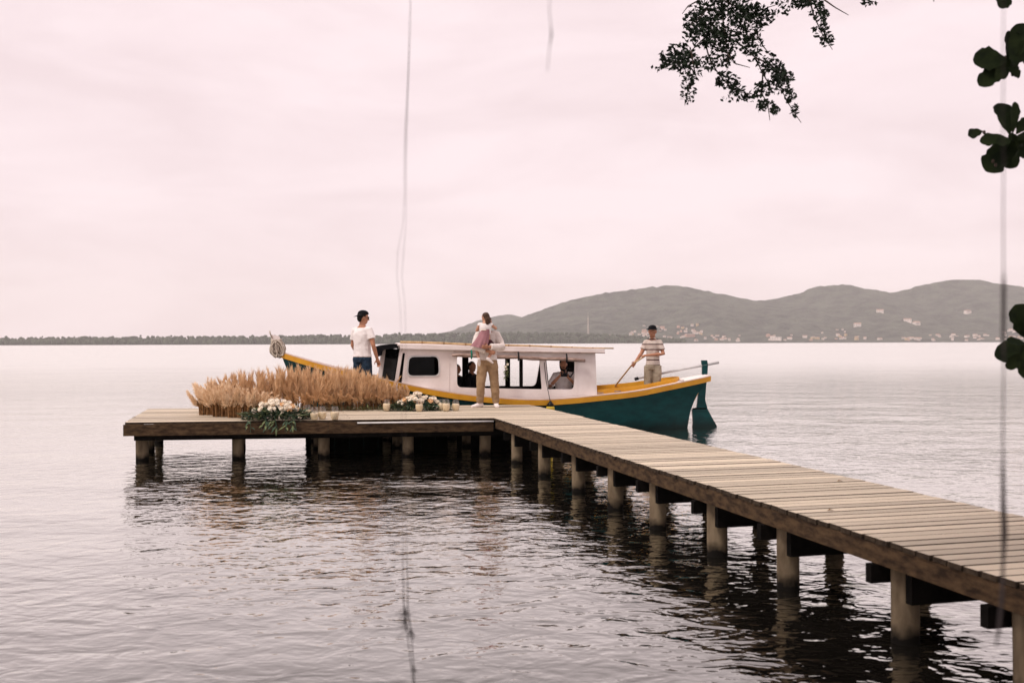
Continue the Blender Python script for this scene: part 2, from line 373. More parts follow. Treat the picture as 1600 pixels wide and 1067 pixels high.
    bed = noise(.35, (1, 1, 1), 3); ra = n.new('ShaderNodeValToRGB'); ra.color_ramp.elements[0].color = (.006, .0055, .0045, 1); ra.color_ramp.elements[1].color = (.014, .012, .009, 1)
    l.new(bed, ra.inputs['Fac']); l.new(ra.outputs['Color'], df.inputs['Color'])
    l.new(f, mi.inputs[0]); l.new(df.outputs[0], mi.inputs[1]); l.new(gl.outputs[0], mi.inputs[2]); l.new(mi.outputs[0], o.inputs['Surface']); MATS['lake_water'] = m
mat_water()
def mat_forest():
    m = M('forest', (.066, .076, .055), (.012, .018, .014), .016, .95, 0, detail=9, lo=.38, hi=.62); t = m.node_tree; n = t.nodes; l = t.links
    p = n['Principled BSDF']; co = n.new('ShaderNodeTexCoord')
    vo = n.new('ShaderNodeTexVoronoi'); vo.inputs['Scale'].default_value = .07; l.new(co.outputs['Object'], vo.inputs['Vector'])
    bu = n.new('ShaderNodeBump'); bu.inputs['Strength'].default_value = .8; bu.inputs['Distance'].default_value = 7; bu.invert = True
    l.new(vo.outputs['Distance'], bu.inputs['Height']); l.new(bu.outputs[0], p.inputs['Normal'])
mat_forest()
G = MATS

# ------------------------------------------------------------------ setting: lake, shore, hills, far woods, haze
wv = MB().add([(-9000, -60, 0), (9000, -60, 0), (9000, 9000, 0), (-9000, 9000, 0)], [(0, 1, 2, 3)])
tag(wv.build('water', G['lake_water']), 'rippled pale lake under an overcast sky', None, None, 'structure')
# bank the camera and the trees stand on (out of frame)
sb = MB(); nx = 40; ys = [-60, -30, -14, -6, -2, -.5, .4, 1.0]; zs = [1.6, 1.3, .9, .6, .42, .36, .28, -.25]
for i in range(nx+1):
    x = -60+120*i/nx
    for y, z in zip(ys, zs): sb.v.append(Vector((x, y+.5*sin(x*.9)*(y > -1), z+.06*sin(x*1.7+y))))
for i in range(nx):
    for j in range(len(ys)-1): a = i*len(ys)+j; sb.f.append((a, a+len(ys), a+len(ys)+1, a+1))
tag(sb.build('shore', G['soil'], smooth=True), 'earth bank behind the viewer where the trees root', None, None, 'structure')

RIDGE = [(-900, 0), (560, 0), (640, 3), (690, 16), (740, 22), (775, 31), (810, 39), (850, 53), (900, 68), (950, 79), (1000, 84), (1045, 89), (1090, 83), (1130, 75), (1160, 69),
         (1187, 65), (1205, 68), (1225, 70), (1250, 76), (1270, 85), (1305, 90), (1340, 87), (1385, 79), (1402, 79), (1440, 88), (1470, 94), (1505, 97), (1540, 94), (1570, 89), (1600, 86),
         (1700, 70), (1850, 85), (2050, 60), (2300, 75), (2700, 40), (3300, 50), (4200, 20)]
YR, YS0 = 4400., 3050.
def fbm(x, y, s, o=5):
    return mnoise.fractal(Vector((x*s, y*s, 3.7)), .9, 2.1, o)
def hill(X, Y):
    px = 800+FPX*X/YR
    top = smoothi(px, RIDGE)/FPX*YR
    t = (Y-YS0)/(YR-YS0)
    if t < 0: return -3+0*t
    tt = min(t, 1)
    prof = tt**1.15*(1-.10*sin(pi*tt)) if t <= 1 else max(0, 1-(t-1)*.8)
    gul = fbm(X, Y*.6, 1/430.)*62*min(1, tt*3)*(1-tt)**.7*(min(top, 150)/150)
    return 1.2*min(1, tt*40)+top*prof+gul
hm = MB(); NXH, NYH = 520, 84
Xs = [-3300+9900*i/NXH for i in range(NXH+1)]
Ys = [3040+14*j if j < 3 else YS0+20+(1350)*((j-3)/60.) if j <= 63 else 4420+55*(j-63) for j in range(NYH+1)]
for X in Xs:
    for Y in Ys:
        z = hill(X, Y)
        if z > 3: z += (mnoise.noise(Vector((X*.035, Y*.035, 1)))*7+mnoise.noise(Vector((X*.011, Y*.011, 5)))*7)*min(1, z/60)
        hm.v.append(Vector((X, Y, z)))
for i in range(NXH):
    for j in range(NYH): a = i*(NYH+1)+j; hm.f.append((a, a+NYH+1, a+NYH+2, a+1))
tag(hm.build('hills', G['forest'], smooth=True), 'long wooded hills across the lake', None, None, 'structure')
RA = [(640, 0), (690, 14), (715, 25), (740, 34), (770, 43), (800, 46), (820, 40), (870, 25), (930, 0)]
ha = MB(); NA = 160
for i in range(NA+1):
    X = (-200+400*i/NA)/FPX*5400-60
    for j in range(24):
        Y = 4750+60*j; t = min(1, (Y-4750)/650); px = 800+FPX*X/5400
        top = smoothi(px, RA)/FPX*5400
        z = top*(t**1.1 if Y <= 5400 else max(0, 1-(Y-5400)/700))
        if z > 3: z += mnoise.noise(Vector((X*.03, Y*.03, 2)))*6
        ha.v.append(Vector((X, Y, z-2)))
for i in range(NA):
    for j in range(23): a = i*24+j; ha.f.append((a, a+24, a+25, a+1))
tag(ha.build('hills', G['forest'], smooth=True), 'fainter hill shoulder behind the main ridge', None, None, 'structure')

# low wooded shore, left and centre: one mass of crowns on a strip of land
YT = 2600.
land = MB(); NL = 200
for i in range(NL+1):
    X = -2600+3300*i/NL
    for dy, z in ((-12, -1), (0, 1.2), (300, 3.0), (420, -1)):
        land.v.append(Vector((X, YT+dy+18*sin(X*.006)+6*sin(X*.031), z)))
for i in range(NL):
    for j in range(3): a = i*4+j; land.f.append((a, a+4, a+5, a+1))
tag(land.build('terrain', G['forest'], smooth=True), 'low strip of far shore', None, None, 'structure')
TOP = [(-800, 11), (0, 11.5), (150, 12.5), (300, 13), (450, 14), (600, 15.5), (700, 17), (800, 17.5), (900, 16.5), (960, 14), (1010, 10), (1060, 7)]
tw = MB(); base = MB().ell((0, 0, 0), (1, 1, 1), 6, 5)
for i in range(3300):
    X = -2400+R.random()**.95*2960; dy = R.random()**1.6*260
    Y = YT+6+dy+18*sin(X*.006)+6*sin(X*.031); px = 800+FPX*X/Y
    if px > 1070: continue
    H = interp(px, TOP)/FPX*YT; h = H*(.42+.62*R.random()**.7 if dy > 40 else .3+.45*R.random()); r = 3.0+R.random()*4.5
    if R.random() < .02: h *= 1.14; r *= .6
    rr = (r, r, r*(.8+.5*R.random()))
    o = len(tw.v); q = R.random()*6.28
    for v in base.v:
        k = .78+.45*R.random()
        tw.v.append(Vector((X+(v.x*cos(q)-v.y*sin(q))*rr[0]*k, Y+(v.x*sin(q)+v.y*cos(q))*rr[1]*k, 2+h-rr[2]*.9+v.z*rr[2]*k)))
    tw.f += [tuple(a+o for a in f) for f in base.f]
    if R.random() < .7:
        for rr2, hz in ((r*.9, h*.55), (r*.8, h*.28)):
            o = len(tw.v)
            for v in base.v: tw.v.append(Vector((X+v.x*rr2, Y-2+v.y*rr2, 2+hz-2+v.z*rr2*.9)))
            tw.f += [tuple(a+o for a in f) for f in base.f]
tag(tw.build('far_woods', G['far_tree'], smooth=True), 'low dark band of woods along the far shore', 'woods', None, 'stuff')

# ------------------------------------------------------------------ far houses and mast
def house_mesh(wd, dp, ht, rh, hip):
    a = MB().box((0, 0, ht/2-2), (wd, dp, ht+4))
    for i in range(max(1, int(wd/4))):
        x = -wd/2+wd*(i+.5)/max(1, int(wd/4))
    r = MB(); o = .5; e = wd/2+o; f = dp/2+o; k = e*.45 if hip else 0
    r.add([(-e, -f, ht), (e, -f, ht), (e, f, ht), (-e, f, ht), (-e+k, 0, ht+rh), (e-k, 0, ht+rh)], [(0, 1, 5, 4), (2, 3, 4, 5), (0, 4, 3), (1, 2, 5), (0, 3, 2, 1)])
    wn = MB()
    nw = max(2, int(wd/3.5)); nf = max(1, int(ht/3))
    for q in range(nf):
        for i in range(nw): wn.box((-wd/2+wd*(i+.5)/nw, -dp/2, 1.6+q*3), (1.2, .12, 1.3))
    return a.mesh('wall'), r.mesh('roof'), wn.mesh('windows')
HM = [house_mesh(*a) for a in ((9, 8, 3.4, 2, 0), (12, 9, 6, 2.2, 1), (16, 10, 6, 2.4, 0), (8, 8, 6.5, 1.6, 1), (26, 12, 7, .6, 0))]
def house(px, py, kind, mname, label, group, sc=1.0, big=None):
    d = ray(px, py); Y = YS0+12; P = None
    while Y < 4300:
        p = CAM+d*(Y/d.y)
        if p.z <= hill(p.x, Y)+1: P = p; break
        Y += 12
    if P is None: P = CAM+d*((YS0+16)/d.y)
    z = max(1.5, hill(P.x, P.y))
    o = empty('house', (P.x, P.y, z), R.uniform(-.5, .5), label, 'house', group)
    w_, r_, g_ = HM[kind]
    for me, nm, mt in ((w_, 'wall', mname), (r_, 'roof', 'roof_tile' if kind != 4 else 'house_white'), (g_, 'windows', 'dark_glass')):
        c = link(me.copy(), nm, G[mt], o); c.scale = (sc,)*3
        if nm == 'windows': stuff(c)
def cluster(n, x0, x1, y0, y1, place, ks=(0, 1, 2, 3), w=(.80, .10, .10)):
    for _ in range(n):
        px = R.uniform(x0, x1); u = R.random()**1.5; py = y1-(y1-y0)*u; q = R.random()
        mt = 'house_white' if q < w[0] else 'house_ochre' if q < w[0]+w[1] else 'house_pink'
        cw = {'house_white': 'white', 'house_ochre': 'ochre', 'house_pink': 'pinkish'}[mt]; up = ' up the slope' if py < 524 else ''
        lab = 'tiny %s far house%s %s' % (cw, up, place); gr = '%s houses%s %s' % (cw, up, place)
        house(px, py, R.choice(ks), mt, lab, gr, R.uniform(.62, .95))
cluster(9, 935, 985, 526, 533, 'just right of the mast', (1, 2)); cluster(20, 985, 1015, 517, 533, 'left of the person in the dark cap'); cluster(22, 1035, 1105, 516, 533, 'right of the person in the dark cap'); cluster(8, 1002, 1035, 508, 522, 'at cap height of the boatman'); cluster(12, 1060, 1100, 508, 520, 'in the upper village right of the dark cap')
cluster(14, 1110, 1165, 524, 533, 'above the boat\'s rudder'); cluster(9, 1200, 1240, 521, 532, 'below the saddle between the hills'); cluster(6, 1255, 1290, 527, 532, 'at the water under the middle hill'); cluster(9, 1306, 1322, 515, 531, 'in a tight upright cluster under the middle hill'); cluster(6, 1335, 1360, 526, 531, 'low at the water right of the upright cluster')
cluster(9, 1405, 1440, 526, 532, 'at the foot of the dip between the right hills'); cluster(20, 1480, 1560, 524, 532, 'in the long shore village left of the blurred thread'); cluster(18, 1568, 1605, 516, 531, 'right of the blurred thread'); cluster(4, 1225, 1400, 520, 531, 'scattered under the middle hill'); cluster(6, 1445, 1480, 524, 532, 'in the sparse shore gap under the right hill')
for px, py, lab in ((1340, 510, 'lone pale house on the hillside above the middle of the far shore'), (1512, 489, 'highest pale house, alone high on the right-hand hill'),
                    (1418, 503, 'pale house on the slope, the left one of two close together'), (1432, 507, 'pale house on the slope, the right one of two close together'), (1375, 488, 'small pale clearing house on the middle hill slope')):
    house(px, py, 2, 'house_white', lab, None, 1.5)
house(972, 527, 4, 'house_ochre', 'long low ochre building on the far shore right of the mast', None, 1.1)
house(1078, 526, 4, 'house_pink', 'widest pinkish building on the far shore below the houses', None, 1.2)
house(1272, 529, 4, 'house_ochre', 'long cream building at the water under the right hill', None, .8)
house(1212, 531, 4, 'house_white', 'long white flat-roofed building at the water between the hills', None, 1.3)
mP = onz(919, 533.4, 1.0); mP = aty(919, 533, 2960); ms = empty('radio_mast', (mP.x, mP.y, 1), 0, 'tall pale lattice mast rising from the far shore', 'mast')
lat = MB()
for sx, sy in ((-1, -1), (1, -1), (1, 1), (-1, 1)): lat.bar((sx*3.2, sy*3.2, 0), (sx*.5, sy*.5, 78), .55, .55)
for k in range(15):
    z = 5*k; q = 3.2-2.7*z/78; q2 = 3.2-2.7*(z+5)/78
    for sx, sy, tx, ty in ((-1, -1, 1, -1), (1, -1, 1, 1), (1, 1, -1, 1), (-1, 1, -1, -1)):
        lat.bar((sx*q, sy*q, z), (tx*q2, ty*q2, z+5), .35, .35); lat.bar((sx*q, sy*q, z), (tx*q, ty*q, z), .35, .35, (0, .3, 1))
lat.build('lattice', G['mast_paint'], ms); MB().box((0, 0, 84), (.5, .5, 14)).build('antenna', G['mast_paint'], ms)
hut = MB().box((2, 0, 3), (20, 12, 7)); hut.build('base_hut', G['house_white'], ms)

# haze
hz = bpy.data.materials.new('haze_air'); hz.use_nodes = True; t = hz.node_tree; t.nodes.clear()
ho = t.nodes.new('ShaderNodeOutputMaterial'); pv = t.nodes.new('ShaderNodeVolumePrincipled'); pv.inputs['Color'].default_value = (1, .965, .955, 1)
pv.inputs['Density'].default_value = .95e-4; pv.inputs['Anisotropy'].default_value = .0
t.links.new(pv.outputs[0], ho.inputs['Volume'])
tag(MB().box((1650, 2900, 159), (10600, 6000, 326)).build('haze', hz), 'thin pale haze over the lake', None, None, 'stuff')

# ------------------------------------------------------------------ jetty
DZ = .65
O = onz(772, 653, DZ); FL = onz(195, 660, DZ); R1 = onz(829, 632, DZ)
W = Vector((.247, -.969, 0)).normalized(); N = Vector((-W.y, W.x, 0)); N = Vector((.969, .247, 0)).normalized()
Ex = (O-FL); Ex.z = 0; LF = Ex.length; Ex.normalize()
B_ = -W; PL, PD = LF+1.53, 3.53; WW = 1.48
jet = empty('jetty', (O.x, O.y, 0), 0, 'L-shaped wooden jetty of pale boards on round concrete posts', 'jetty')
jo = -Vector((O.x, O.y, 0))
def jpart(mb, name, mat, smooth=False): return mb.move(jo).build(name, G[mat], jet, smooth)
def plank(a, b, c, d, z0, z1, name='plank'):   # a-b near edge, d-c far edge (top outline)
    k = R.uniform(-.002, .0025)
    vs = [Vector((p.x, p.y, z)) for p in (a, d, b, c) for z in (z0, z1+k)]
    e = .004
    return MB().hexa(vs)
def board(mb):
    o = jpart(mb, 'plank', 'deck_wood'); o.data.materials.append(G['end_grain_and_shade'])
    for i in (0, 1, 2, 3, 4): o.data.polygons[i].material_index = 1  # weathered ends; gap sides and damp undersides get shade painted dark
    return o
# platform boards, laid in two lengths with broken joints
nr = 23; pt = PD/nr
for i in range(nr):
    b0, b1 = i*pt+.008, (i+1)*pt-.008
    cut = [2.4, 4.9, 3.6][i % 3]+R.uniform(-.02, .02)
    for a0, a1 in ((R.uniform(-.012, .012), cut-.003), (cut+.003, PL+R.uniform(-.012, .012))):
        P = lambda a, b: FL+Ex*a+B_*b
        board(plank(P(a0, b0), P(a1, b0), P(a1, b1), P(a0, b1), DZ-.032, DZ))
# walkway boards; the first dozen taper to bring the boards square to the walkway
sl, sr = 0.0, .195; pitch = .136; nb = 103
for i in range(nb):
    rate = (pitch*14-.195)/14 if i < 14 else pitch
    A = lambda s, t: O+W*s+N*t
    j = R.uniform(-.008, .008); j2 = R.uniform(-.010, .010)
    gap = .0105
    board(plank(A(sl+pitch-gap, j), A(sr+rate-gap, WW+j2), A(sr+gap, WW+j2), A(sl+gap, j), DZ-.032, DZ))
    sl += pitch; sr += rate
WLEN = sl
# fascia boards
def fascia(p, q, z0, z1, th, name='fascia_board', mat='fascia_wood'):
    p = Vector((p.x, p.y, (z0+z1)/2)); q = Vector((q.x, q.y, (z0+z1)/2)); jpart(MB().bar(p, q, th, z1-z0), name, mat)
fc = FL+W*.022
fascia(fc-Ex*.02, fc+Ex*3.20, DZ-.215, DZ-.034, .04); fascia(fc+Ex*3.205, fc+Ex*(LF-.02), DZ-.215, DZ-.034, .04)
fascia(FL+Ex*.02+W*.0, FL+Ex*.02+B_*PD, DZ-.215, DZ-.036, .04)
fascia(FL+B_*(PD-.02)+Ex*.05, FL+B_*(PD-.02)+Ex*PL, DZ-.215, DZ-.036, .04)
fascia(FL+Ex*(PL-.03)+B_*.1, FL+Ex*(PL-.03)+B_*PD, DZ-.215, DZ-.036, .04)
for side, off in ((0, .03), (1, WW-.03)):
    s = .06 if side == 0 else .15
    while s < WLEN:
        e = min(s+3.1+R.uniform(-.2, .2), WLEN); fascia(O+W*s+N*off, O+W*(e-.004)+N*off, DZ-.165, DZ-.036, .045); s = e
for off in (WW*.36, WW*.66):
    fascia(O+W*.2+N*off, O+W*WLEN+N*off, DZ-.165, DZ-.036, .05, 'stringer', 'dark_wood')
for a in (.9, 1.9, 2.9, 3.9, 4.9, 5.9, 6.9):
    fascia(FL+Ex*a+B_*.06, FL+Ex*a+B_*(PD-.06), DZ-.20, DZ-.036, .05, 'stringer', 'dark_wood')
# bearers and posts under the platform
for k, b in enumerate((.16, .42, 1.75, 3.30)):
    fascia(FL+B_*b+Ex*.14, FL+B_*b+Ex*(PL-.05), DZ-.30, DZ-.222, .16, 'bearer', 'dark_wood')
for i in range(16):     # dark boards added along the mooring side to blacken the area under the platform
    a = 3.0+i*.285; p = FL+B_*(PD+.012)+Ex*a; jpart(MB().bar((p.x, p.y, .25), (p.x+Ex.x*.281, p.y+Ex.y*.281, .25), .035, .70+R.uniform(-.01, .01)*0), 'shade_board', 'dark_wood')
def post(p, z1, r=.088):
    z = -1.6; r *= R.uniform(.94, 1.06); lx, ly = R.gauss(0, .008), R.gauss(0, .008); mb = MB().lathe([(r*R.uniform(.98, 1.03), z), (r, -.4), (r*1.01, 0), (r*R.uniform(.98, 1.01), .2), (r, z1-.015), (r-.012, z1)], 16)
    mb.v = [Vector((v.x+p.x+lx*(v.z-z1), v.y+p.y+ly*(v.z-z1), v.z)) for v in mb.v]; jpart(mb, 'post', 'concrete', True)
for b in (.34, 1.75, 3.30):
    for a in (.22, 1.78, 3.17, 4.58, 5.85, 7.1):
        post(FL+Ex*a+B_*b+Vector((R.uniform(-.03, .03), 0, 0)), DZ-.302, .098 if b < 1 else .085)
# walkway posts with a pair of cross-bearers on each
for s in (.98, 2.55, 4.10, 5.48, 6.72, 8.08, 9.31, 10.75, 11.80, 13.2):
    s -= .05
    for off in (.15, WW-.16):
        c = O+W*s+N*off; post(c, DZ-.18, .088)
    n0, n1 = .085, WW-.06
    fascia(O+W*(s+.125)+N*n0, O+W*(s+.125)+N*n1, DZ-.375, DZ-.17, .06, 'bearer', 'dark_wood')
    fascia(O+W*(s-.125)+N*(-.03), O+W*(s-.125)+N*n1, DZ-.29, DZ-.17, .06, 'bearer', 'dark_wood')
# white conduit along the front edge
pA = onz(557, 657, DZ); pp = FL+Ex*((pA-FL).dot(Ex))+W*.062
jpart(MB().tube([pp+Vector((0, 0, -.05)), pp+Ex*1.1+Vector((0, 0, -.049)), FL+W*.062+Ex*(LF-.02)+Vector((0, 0, -.05))], .013, 8, (0, 0, 1)), 'conduit', 'silver_pipe', True)

# ------------------------------------------------------------------ boat
BA = radians(8.507); BM = Vector((-.22, 21.7, 0))
boat = empty('wooden_boat', BM, BA, 'long wooden fishing boat, teal hull, yellow rail and white cabin, moored behind the jetty', 'boat')
BMW = Matrix.Translation(BM) @ Matrix.Rotation(BA, 4, 'Z')
SHEER = [(-4.73, 1.73), (-3.87, 1.45), (-3.2, 1.27), (-2.06, 1.01), (-1.27, .875), (-.61, .80), (.05, .745), (.72, .725), (1.4, .75), (1.95, .79), (2.93, .865), (3.65, .975), (4.2, 1.06), (4.76, 1.15)]
XB = [(-.45, -3.55), (0, -3.95), (.5, -4.2), (1.0, -4.42), (1.4, -4.60), (1.8, -4.74)]
XS = [(-.45, 4.08), (0, 4.19), (.33, 4.25), (.5, 4.31), (.71, 4.40), (.9, 4.54), (1.2, 4.76)]
def hb(u): return 1.13*max(0.0, 1-abs(2*u-1.0)**2.3)**.95+.028
def hullp(u, v, inset=0):
    xg = -4.73+(4.76+4.73)*u; zs = smoothi(xg, SHEER); z = zs+(-.45-zs)*v
    x = smoothi(z, XB)*(1-u)+smoothi(z, XS)*u
    wv_ = 1-.12*v-.60*v**4.2
    e = 1-.55*v*(abs(2*u-1)**5)
    return x, max(.02, hb(u)*wv_*e-inset), z
NU, NV = 48, 12
us = [.5-.5*cos(pi*i/NU) for i in range(NU+1)]
hl = MB()
for s in (-1, 1):
    o = len(hl.v)
    for u in us:
        for j in range(NV+1):
            x, b, z = hullp(u, j/NV); hl.v.append(Vector((x, s*b, z)))
    for i in range(NU):
        for j in range(NV):
            a = o+i*(NV+1)+j; f = (a, a+1, a+NV+2, a+NV+1); hl.f.append(f if s < 0 else f[::-1])
o2 = (NU+1)*(NV+1)
for i in range(NU):      # bottom
    a = i*(NV+1)+NV; b = a+NV+1; hl.f.append((a, a+o2, b+o2, b))
for i in (0, NU):
    for j in range(NV):
        a = i*(NV+1)+j; hl.f.append((a, a+1, a+1+o2, a+o2))
hl.build('hull', G['teal_paint'], boat, True)
inn = MB()
for s in (-1, 1):
    o = len(inn.v)
    for u in us:
        for v in (0.0, .10, .22, .36):
            x, b, z = hullp(u, v, .05); inn.v.append(Vector((x, s*b, z-.002)))
    for i in range(NU):
        for j in range(3): a = o+i*4+j; inn.f.append((a, a+4, a+5, a+1))
inn.build('bulwark_lining', G['yellow_paint'], boat, True)
for s in (-1, 1):
    rail = MB(); cap = MB()
    for k, (mb, ins, out_, zt, zb) in enumerate(((rail, .0, .045, -.012, -.118), (cap, -.085, .038, .014, -.010))):
        for i, u in enumerate(us):
            x, b, z = hullp(u, 0); bi = max(.004, b+ins+(.002 if k == 0 else 0)); bo = b+out_
            if k == 0: _, bl, _ = hullp(u, .10); bl = bl+.002
            mb.v += [Vector((x, s*bi, z+zt)), Vector((x, s*bo, z+zt)), Vector((x, s*(bo-.01), z+zb)), Vector((x, s*(bi if k else max(.004, bl)), z+zb))]
        for i in range(NU):
            for j in range(4): mb.f.append((i*4+j, i*4+(j+1) % 4, i*4+4+(j+1) % 4, i*4+4+j))
        mb.f += [(0, 1, 2, 3), (NU*4+3, NU*4+2, NU*4+1, NU*4)]
    rail.build('rub_rail', G['yellow_paint'], boat); cap.build('gunwale', G['white_paint'], boat)
def hbz(x, z):
    best = None
    for i in range(1, 97):
        for j in range(13):
            q = hullp(i/97, j/12)
            e = abs(q[0]-x)*1.0+abs(q[2]-z)*1.0
            if best is None or e < best[0]: best = (e, q[1])
    return best[1]
def decksheet(x0, x1, zoff, name, mat, crown=.03, zabs=None):
    d = MB(); n = 16
    for i in range(n+1):
        x = x0+(x1-x0)*i/n; u = (x+4.73)/(4.76+4.73); b = max(.01, hb(u)-.05); z = zabs if zabs is not None else smoothi(x, SHEER)+zoff
        if zabs is not None: b = max(.01, hbz(x, zabs)-.06)
        for q in (-1, -.5, 0, .5, 1): d.v.append(Vector((x, q*b, z+crown*(1-q*q))))
    for i in range(n):
        for j in range(4): a = i*5+j; d.f.append((a, a+5, a+6, a+1))
    d.build(name, G[mat], boat)
decksheet(-4.6, -2.3, -.06, 'foredeck', 'white_paint'); decksheet(3.66, 4.68, .0, 'aft_deck', 'white_paint', .07); decksheet(-2.4, 3.6, 0, 'cockpit_floor', 'grey_deck', 0, .45)
MB().hexa([Vector(p) for p in ((3.72, -.16, .45), (3.72, -.36, .95), (3.72, .16, .45), (3.72, .36, .95), (3.76, -.16, .45), (3.76, -.36, .95), (3.76, .16, .45), (3.76, .36, .95))]).build('aft_bulkhead', G['yellow_paint'], boat)
# coaming round the cockpit, rounded at its after end, and the side decks outside it
cpt = []
for i in range(15):
    x = 1.93+1.62*i/14; cpt.append((x, hb((x+4.73)/9.49)-.20))
xe, be = cpt[-1]
for i in range(1, 8): a_ = pi/2*i/8; cpt.append((xe+.42*sin(a_), be*cos(a_)))
cpt = [(x, -b) for x, b in cpt]+[(xe+.42, 0)]+[(x, b) for x, b in cpt[::-1]]
cm_ = MB()
for x, y in cpt:
    q = Vector((x, y, 0)); z = smoothi(x, SHEER); o_ = Vector((.012 if x > xe else 0, .018*(1 if y > 0 else -1), 0))
    cm_.v += [q+Vector((0, 0, z-.30)), q+Vector((0, 0, z+.115)), q+o_+Vector((0, 0, z+.115)), q+o_+Vector((0, 0, z-.04))]
for i in range(len(cpt)-1):
    for j in range(4): cm_.f.append((i*4+j, i*4+4+j, i*4+4+(j+1) % 4, i*4+(j+1) % 4))
cm_.build('coaming', G['yellow_paint'], boat)
for sg in (-1, 1):
    sd_ = MB()
    for i in range(17):
        x = 1.88+1.80*i/16; b = hb((x+4.73)/9.49); z = smoothi(x, SHEER); sd_.v += [Vector((x, sg*(b-.06), z-.012)), Vector((x, sg*(b-.22), z-.02))]
    for i in range(16): sd_.f.append((2*i, 2*i+2, 2*i+3, 2*i+1))
    sd_.build('side_deck', G['white_paint'], boat)
MB().bar((2.6, -.62, .70), (2.6, .62, .70), .26, .035).build('thwart', G['yellow_paint'], boat)
# stem head
st = MB(); st.hexa([Vector(p) for p in ((-4.80, -.05, 1.66), (-4.93, -.05, 2.10), (-4.80, .05, 1.66), (-4.93, .05, 2.10), (-4.66, -.05, 1.66), (-4.74, -.045, 2.06), (-4.66, .05, 1.66), (-4.74, .045, 2.06))])
st.build('stem_head', G['white_paint'], boat)
# rudder and tiller
rud = empty('rudder_assembly', (0, 0, 0)); bpy.data.objects.remove(rud)
rd = MB().prism([(4.52, 1.50), (4.54, 1.30), (4.53, 1.0), (4.45, .80), (4.41, .45), (4.30, .40), (4.305, .33), (4.32, .10), (4.29, -.1), (4.26, -.42), (4.92, -.42), (4.87, .03), (4.77, .20), (4.66, .40), (4.60, .62), (4.63, .97), (4.66, 1.25), (4.67, 1.40), (4.65, 1.5)], -.028, .028)
rdo = rd.build('rudder', G['teal_paint'], boat)
MB().tube([(3.02, 0.0, 1.10), (3.9, 0, 1.27), (4.93, 0, 1.45)], [.022, .026, .03], 8, (0, 1, 0)).build('tiller', G['grey_metal'], rdo, True)
MB().tube([(2.98, 0, 1.09), (3.06, 0, 1.108)], .034, 8, (0, 1, 0)).build('tiller_grip', G['plastic_black'], rdo)
MB().bar((4.30, -.034, .42), (4.62, -.034, .42), .012, .03).build('pintle', G['dark_wood'], rdo)
# cabin
def roofz(x): return 1.825-.026*x
CY = .92
def wallside(y, s):
    outer = [(-2.36, .93), (-2.20, 1.80), (1.86, roofz(1.86)-.025), (1.90, .74), (1.2, .68), (.4, .66), (-.4, .70), (-1.2, .80), (-1.8, .90)]
    if s < 0:
        h = [rrect([(-2.09, 1.235), (-2.06, 1.63), (-1.46, 1.63), (-1.44, 1.235)], .11),
             rrect([(-2.30, 1.10), (-2.205, 1.70), (-2.14, 1.70), (-2.21, 1.10)], .01),
             rrect([(-1.07, .99), (-1.07, 1.62), (-.62, 1.60), (-.66, .97)], [.10, .03, .01, .01]),
             rrect([(-.50, .965), (-.46, 1.60), (.665, 1.57), (.715, .93)], [.03, .03, .01, .02]),
             rrect([(.845, .93), (.795, 1.565), (1.42, 1.55), (1.40, .92)], [.01, .02, .02, .09])]
    else:
        h = [rrect([(-2.09, 1.235), (-2.06, 1.63), (-1.46, 1.63), (-1.44, 1.235)], .11),
             rrect([(-1.20, .99), (-1.20, 1.62), (-.78, 1.60), (-.78, .97)], [.10, .03, .01, .01]),
             rrect([(-.64, .93), (-.64, 1.60), (.20, 1.58), (.20, .93)], .02),
             rrect([(.31, .92), (.31, 1.57), (1.02, 1.565), (.90, .92)], [.02, .02, .02, .1]),
             rrect([(1.20, .92), (1.14, 1.56), (1.62, 1.55), (1.60, .92)], [.05, .02, .02, .07])]
    return outer, h
for s in (-1, 1):
    outer, h = wallside(s*CY, s)
    panel('cabin_side', outer, h, .045, G['white_paint'], boat, s*CY)
    if s > 0: pass
# inner lining (dark, standing for the cabin's shade) of the far side and posts
wpane = MB().prism(rrect([(-2.085, 1.24), (-2.055, 1.625), (-1.545, 1.625), (-1.535, 1.24)], [.11, .11, .01, .01]), -CY-.006, -CY+.006); wp = wpane.build('window', G['dark_glass'], boat)
fr_o = rrect([(-2.115, 1.215), (-2.085, 1.655), (-1.435, 1.655), (-1.415, 1.215)], .125); fr_i = rrect([(-2.085, 1.238), (-2.057, 1.628), (-1.462, 1.628), (-1.442, 1.238)], .11)
panel('window_frame', fr_o, [fr_i], .012, G['grey_metal'], wp, -CY-.028)
lin = wallside(CY, 1); panel('cabin_shade_lining', [(a*.995, b) for a, b in lin[0]], lin[1], .02, G['dark_wood'], boat, CY-.036)
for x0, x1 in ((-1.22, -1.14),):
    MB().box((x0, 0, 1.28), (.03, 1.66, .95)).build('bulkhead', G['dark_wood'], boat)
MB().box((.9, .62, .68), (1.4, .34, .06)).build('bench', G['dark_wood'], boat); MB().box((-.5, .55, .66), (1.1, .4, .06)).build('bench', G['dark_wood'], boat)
for x in (-1.24, 1.47): MB().bar((x, -CY-.026, smoothi(x, SHEER)+.03), (x+.01, -CY-.026, 1.70), .016, .010, (0, 1, 0)).build('batten', G['white_paint'], boat)
MB().box((.28, -.885, 1.25), (.07, .05, .66)).build('cabin_post', G['dark_wood'], boat)
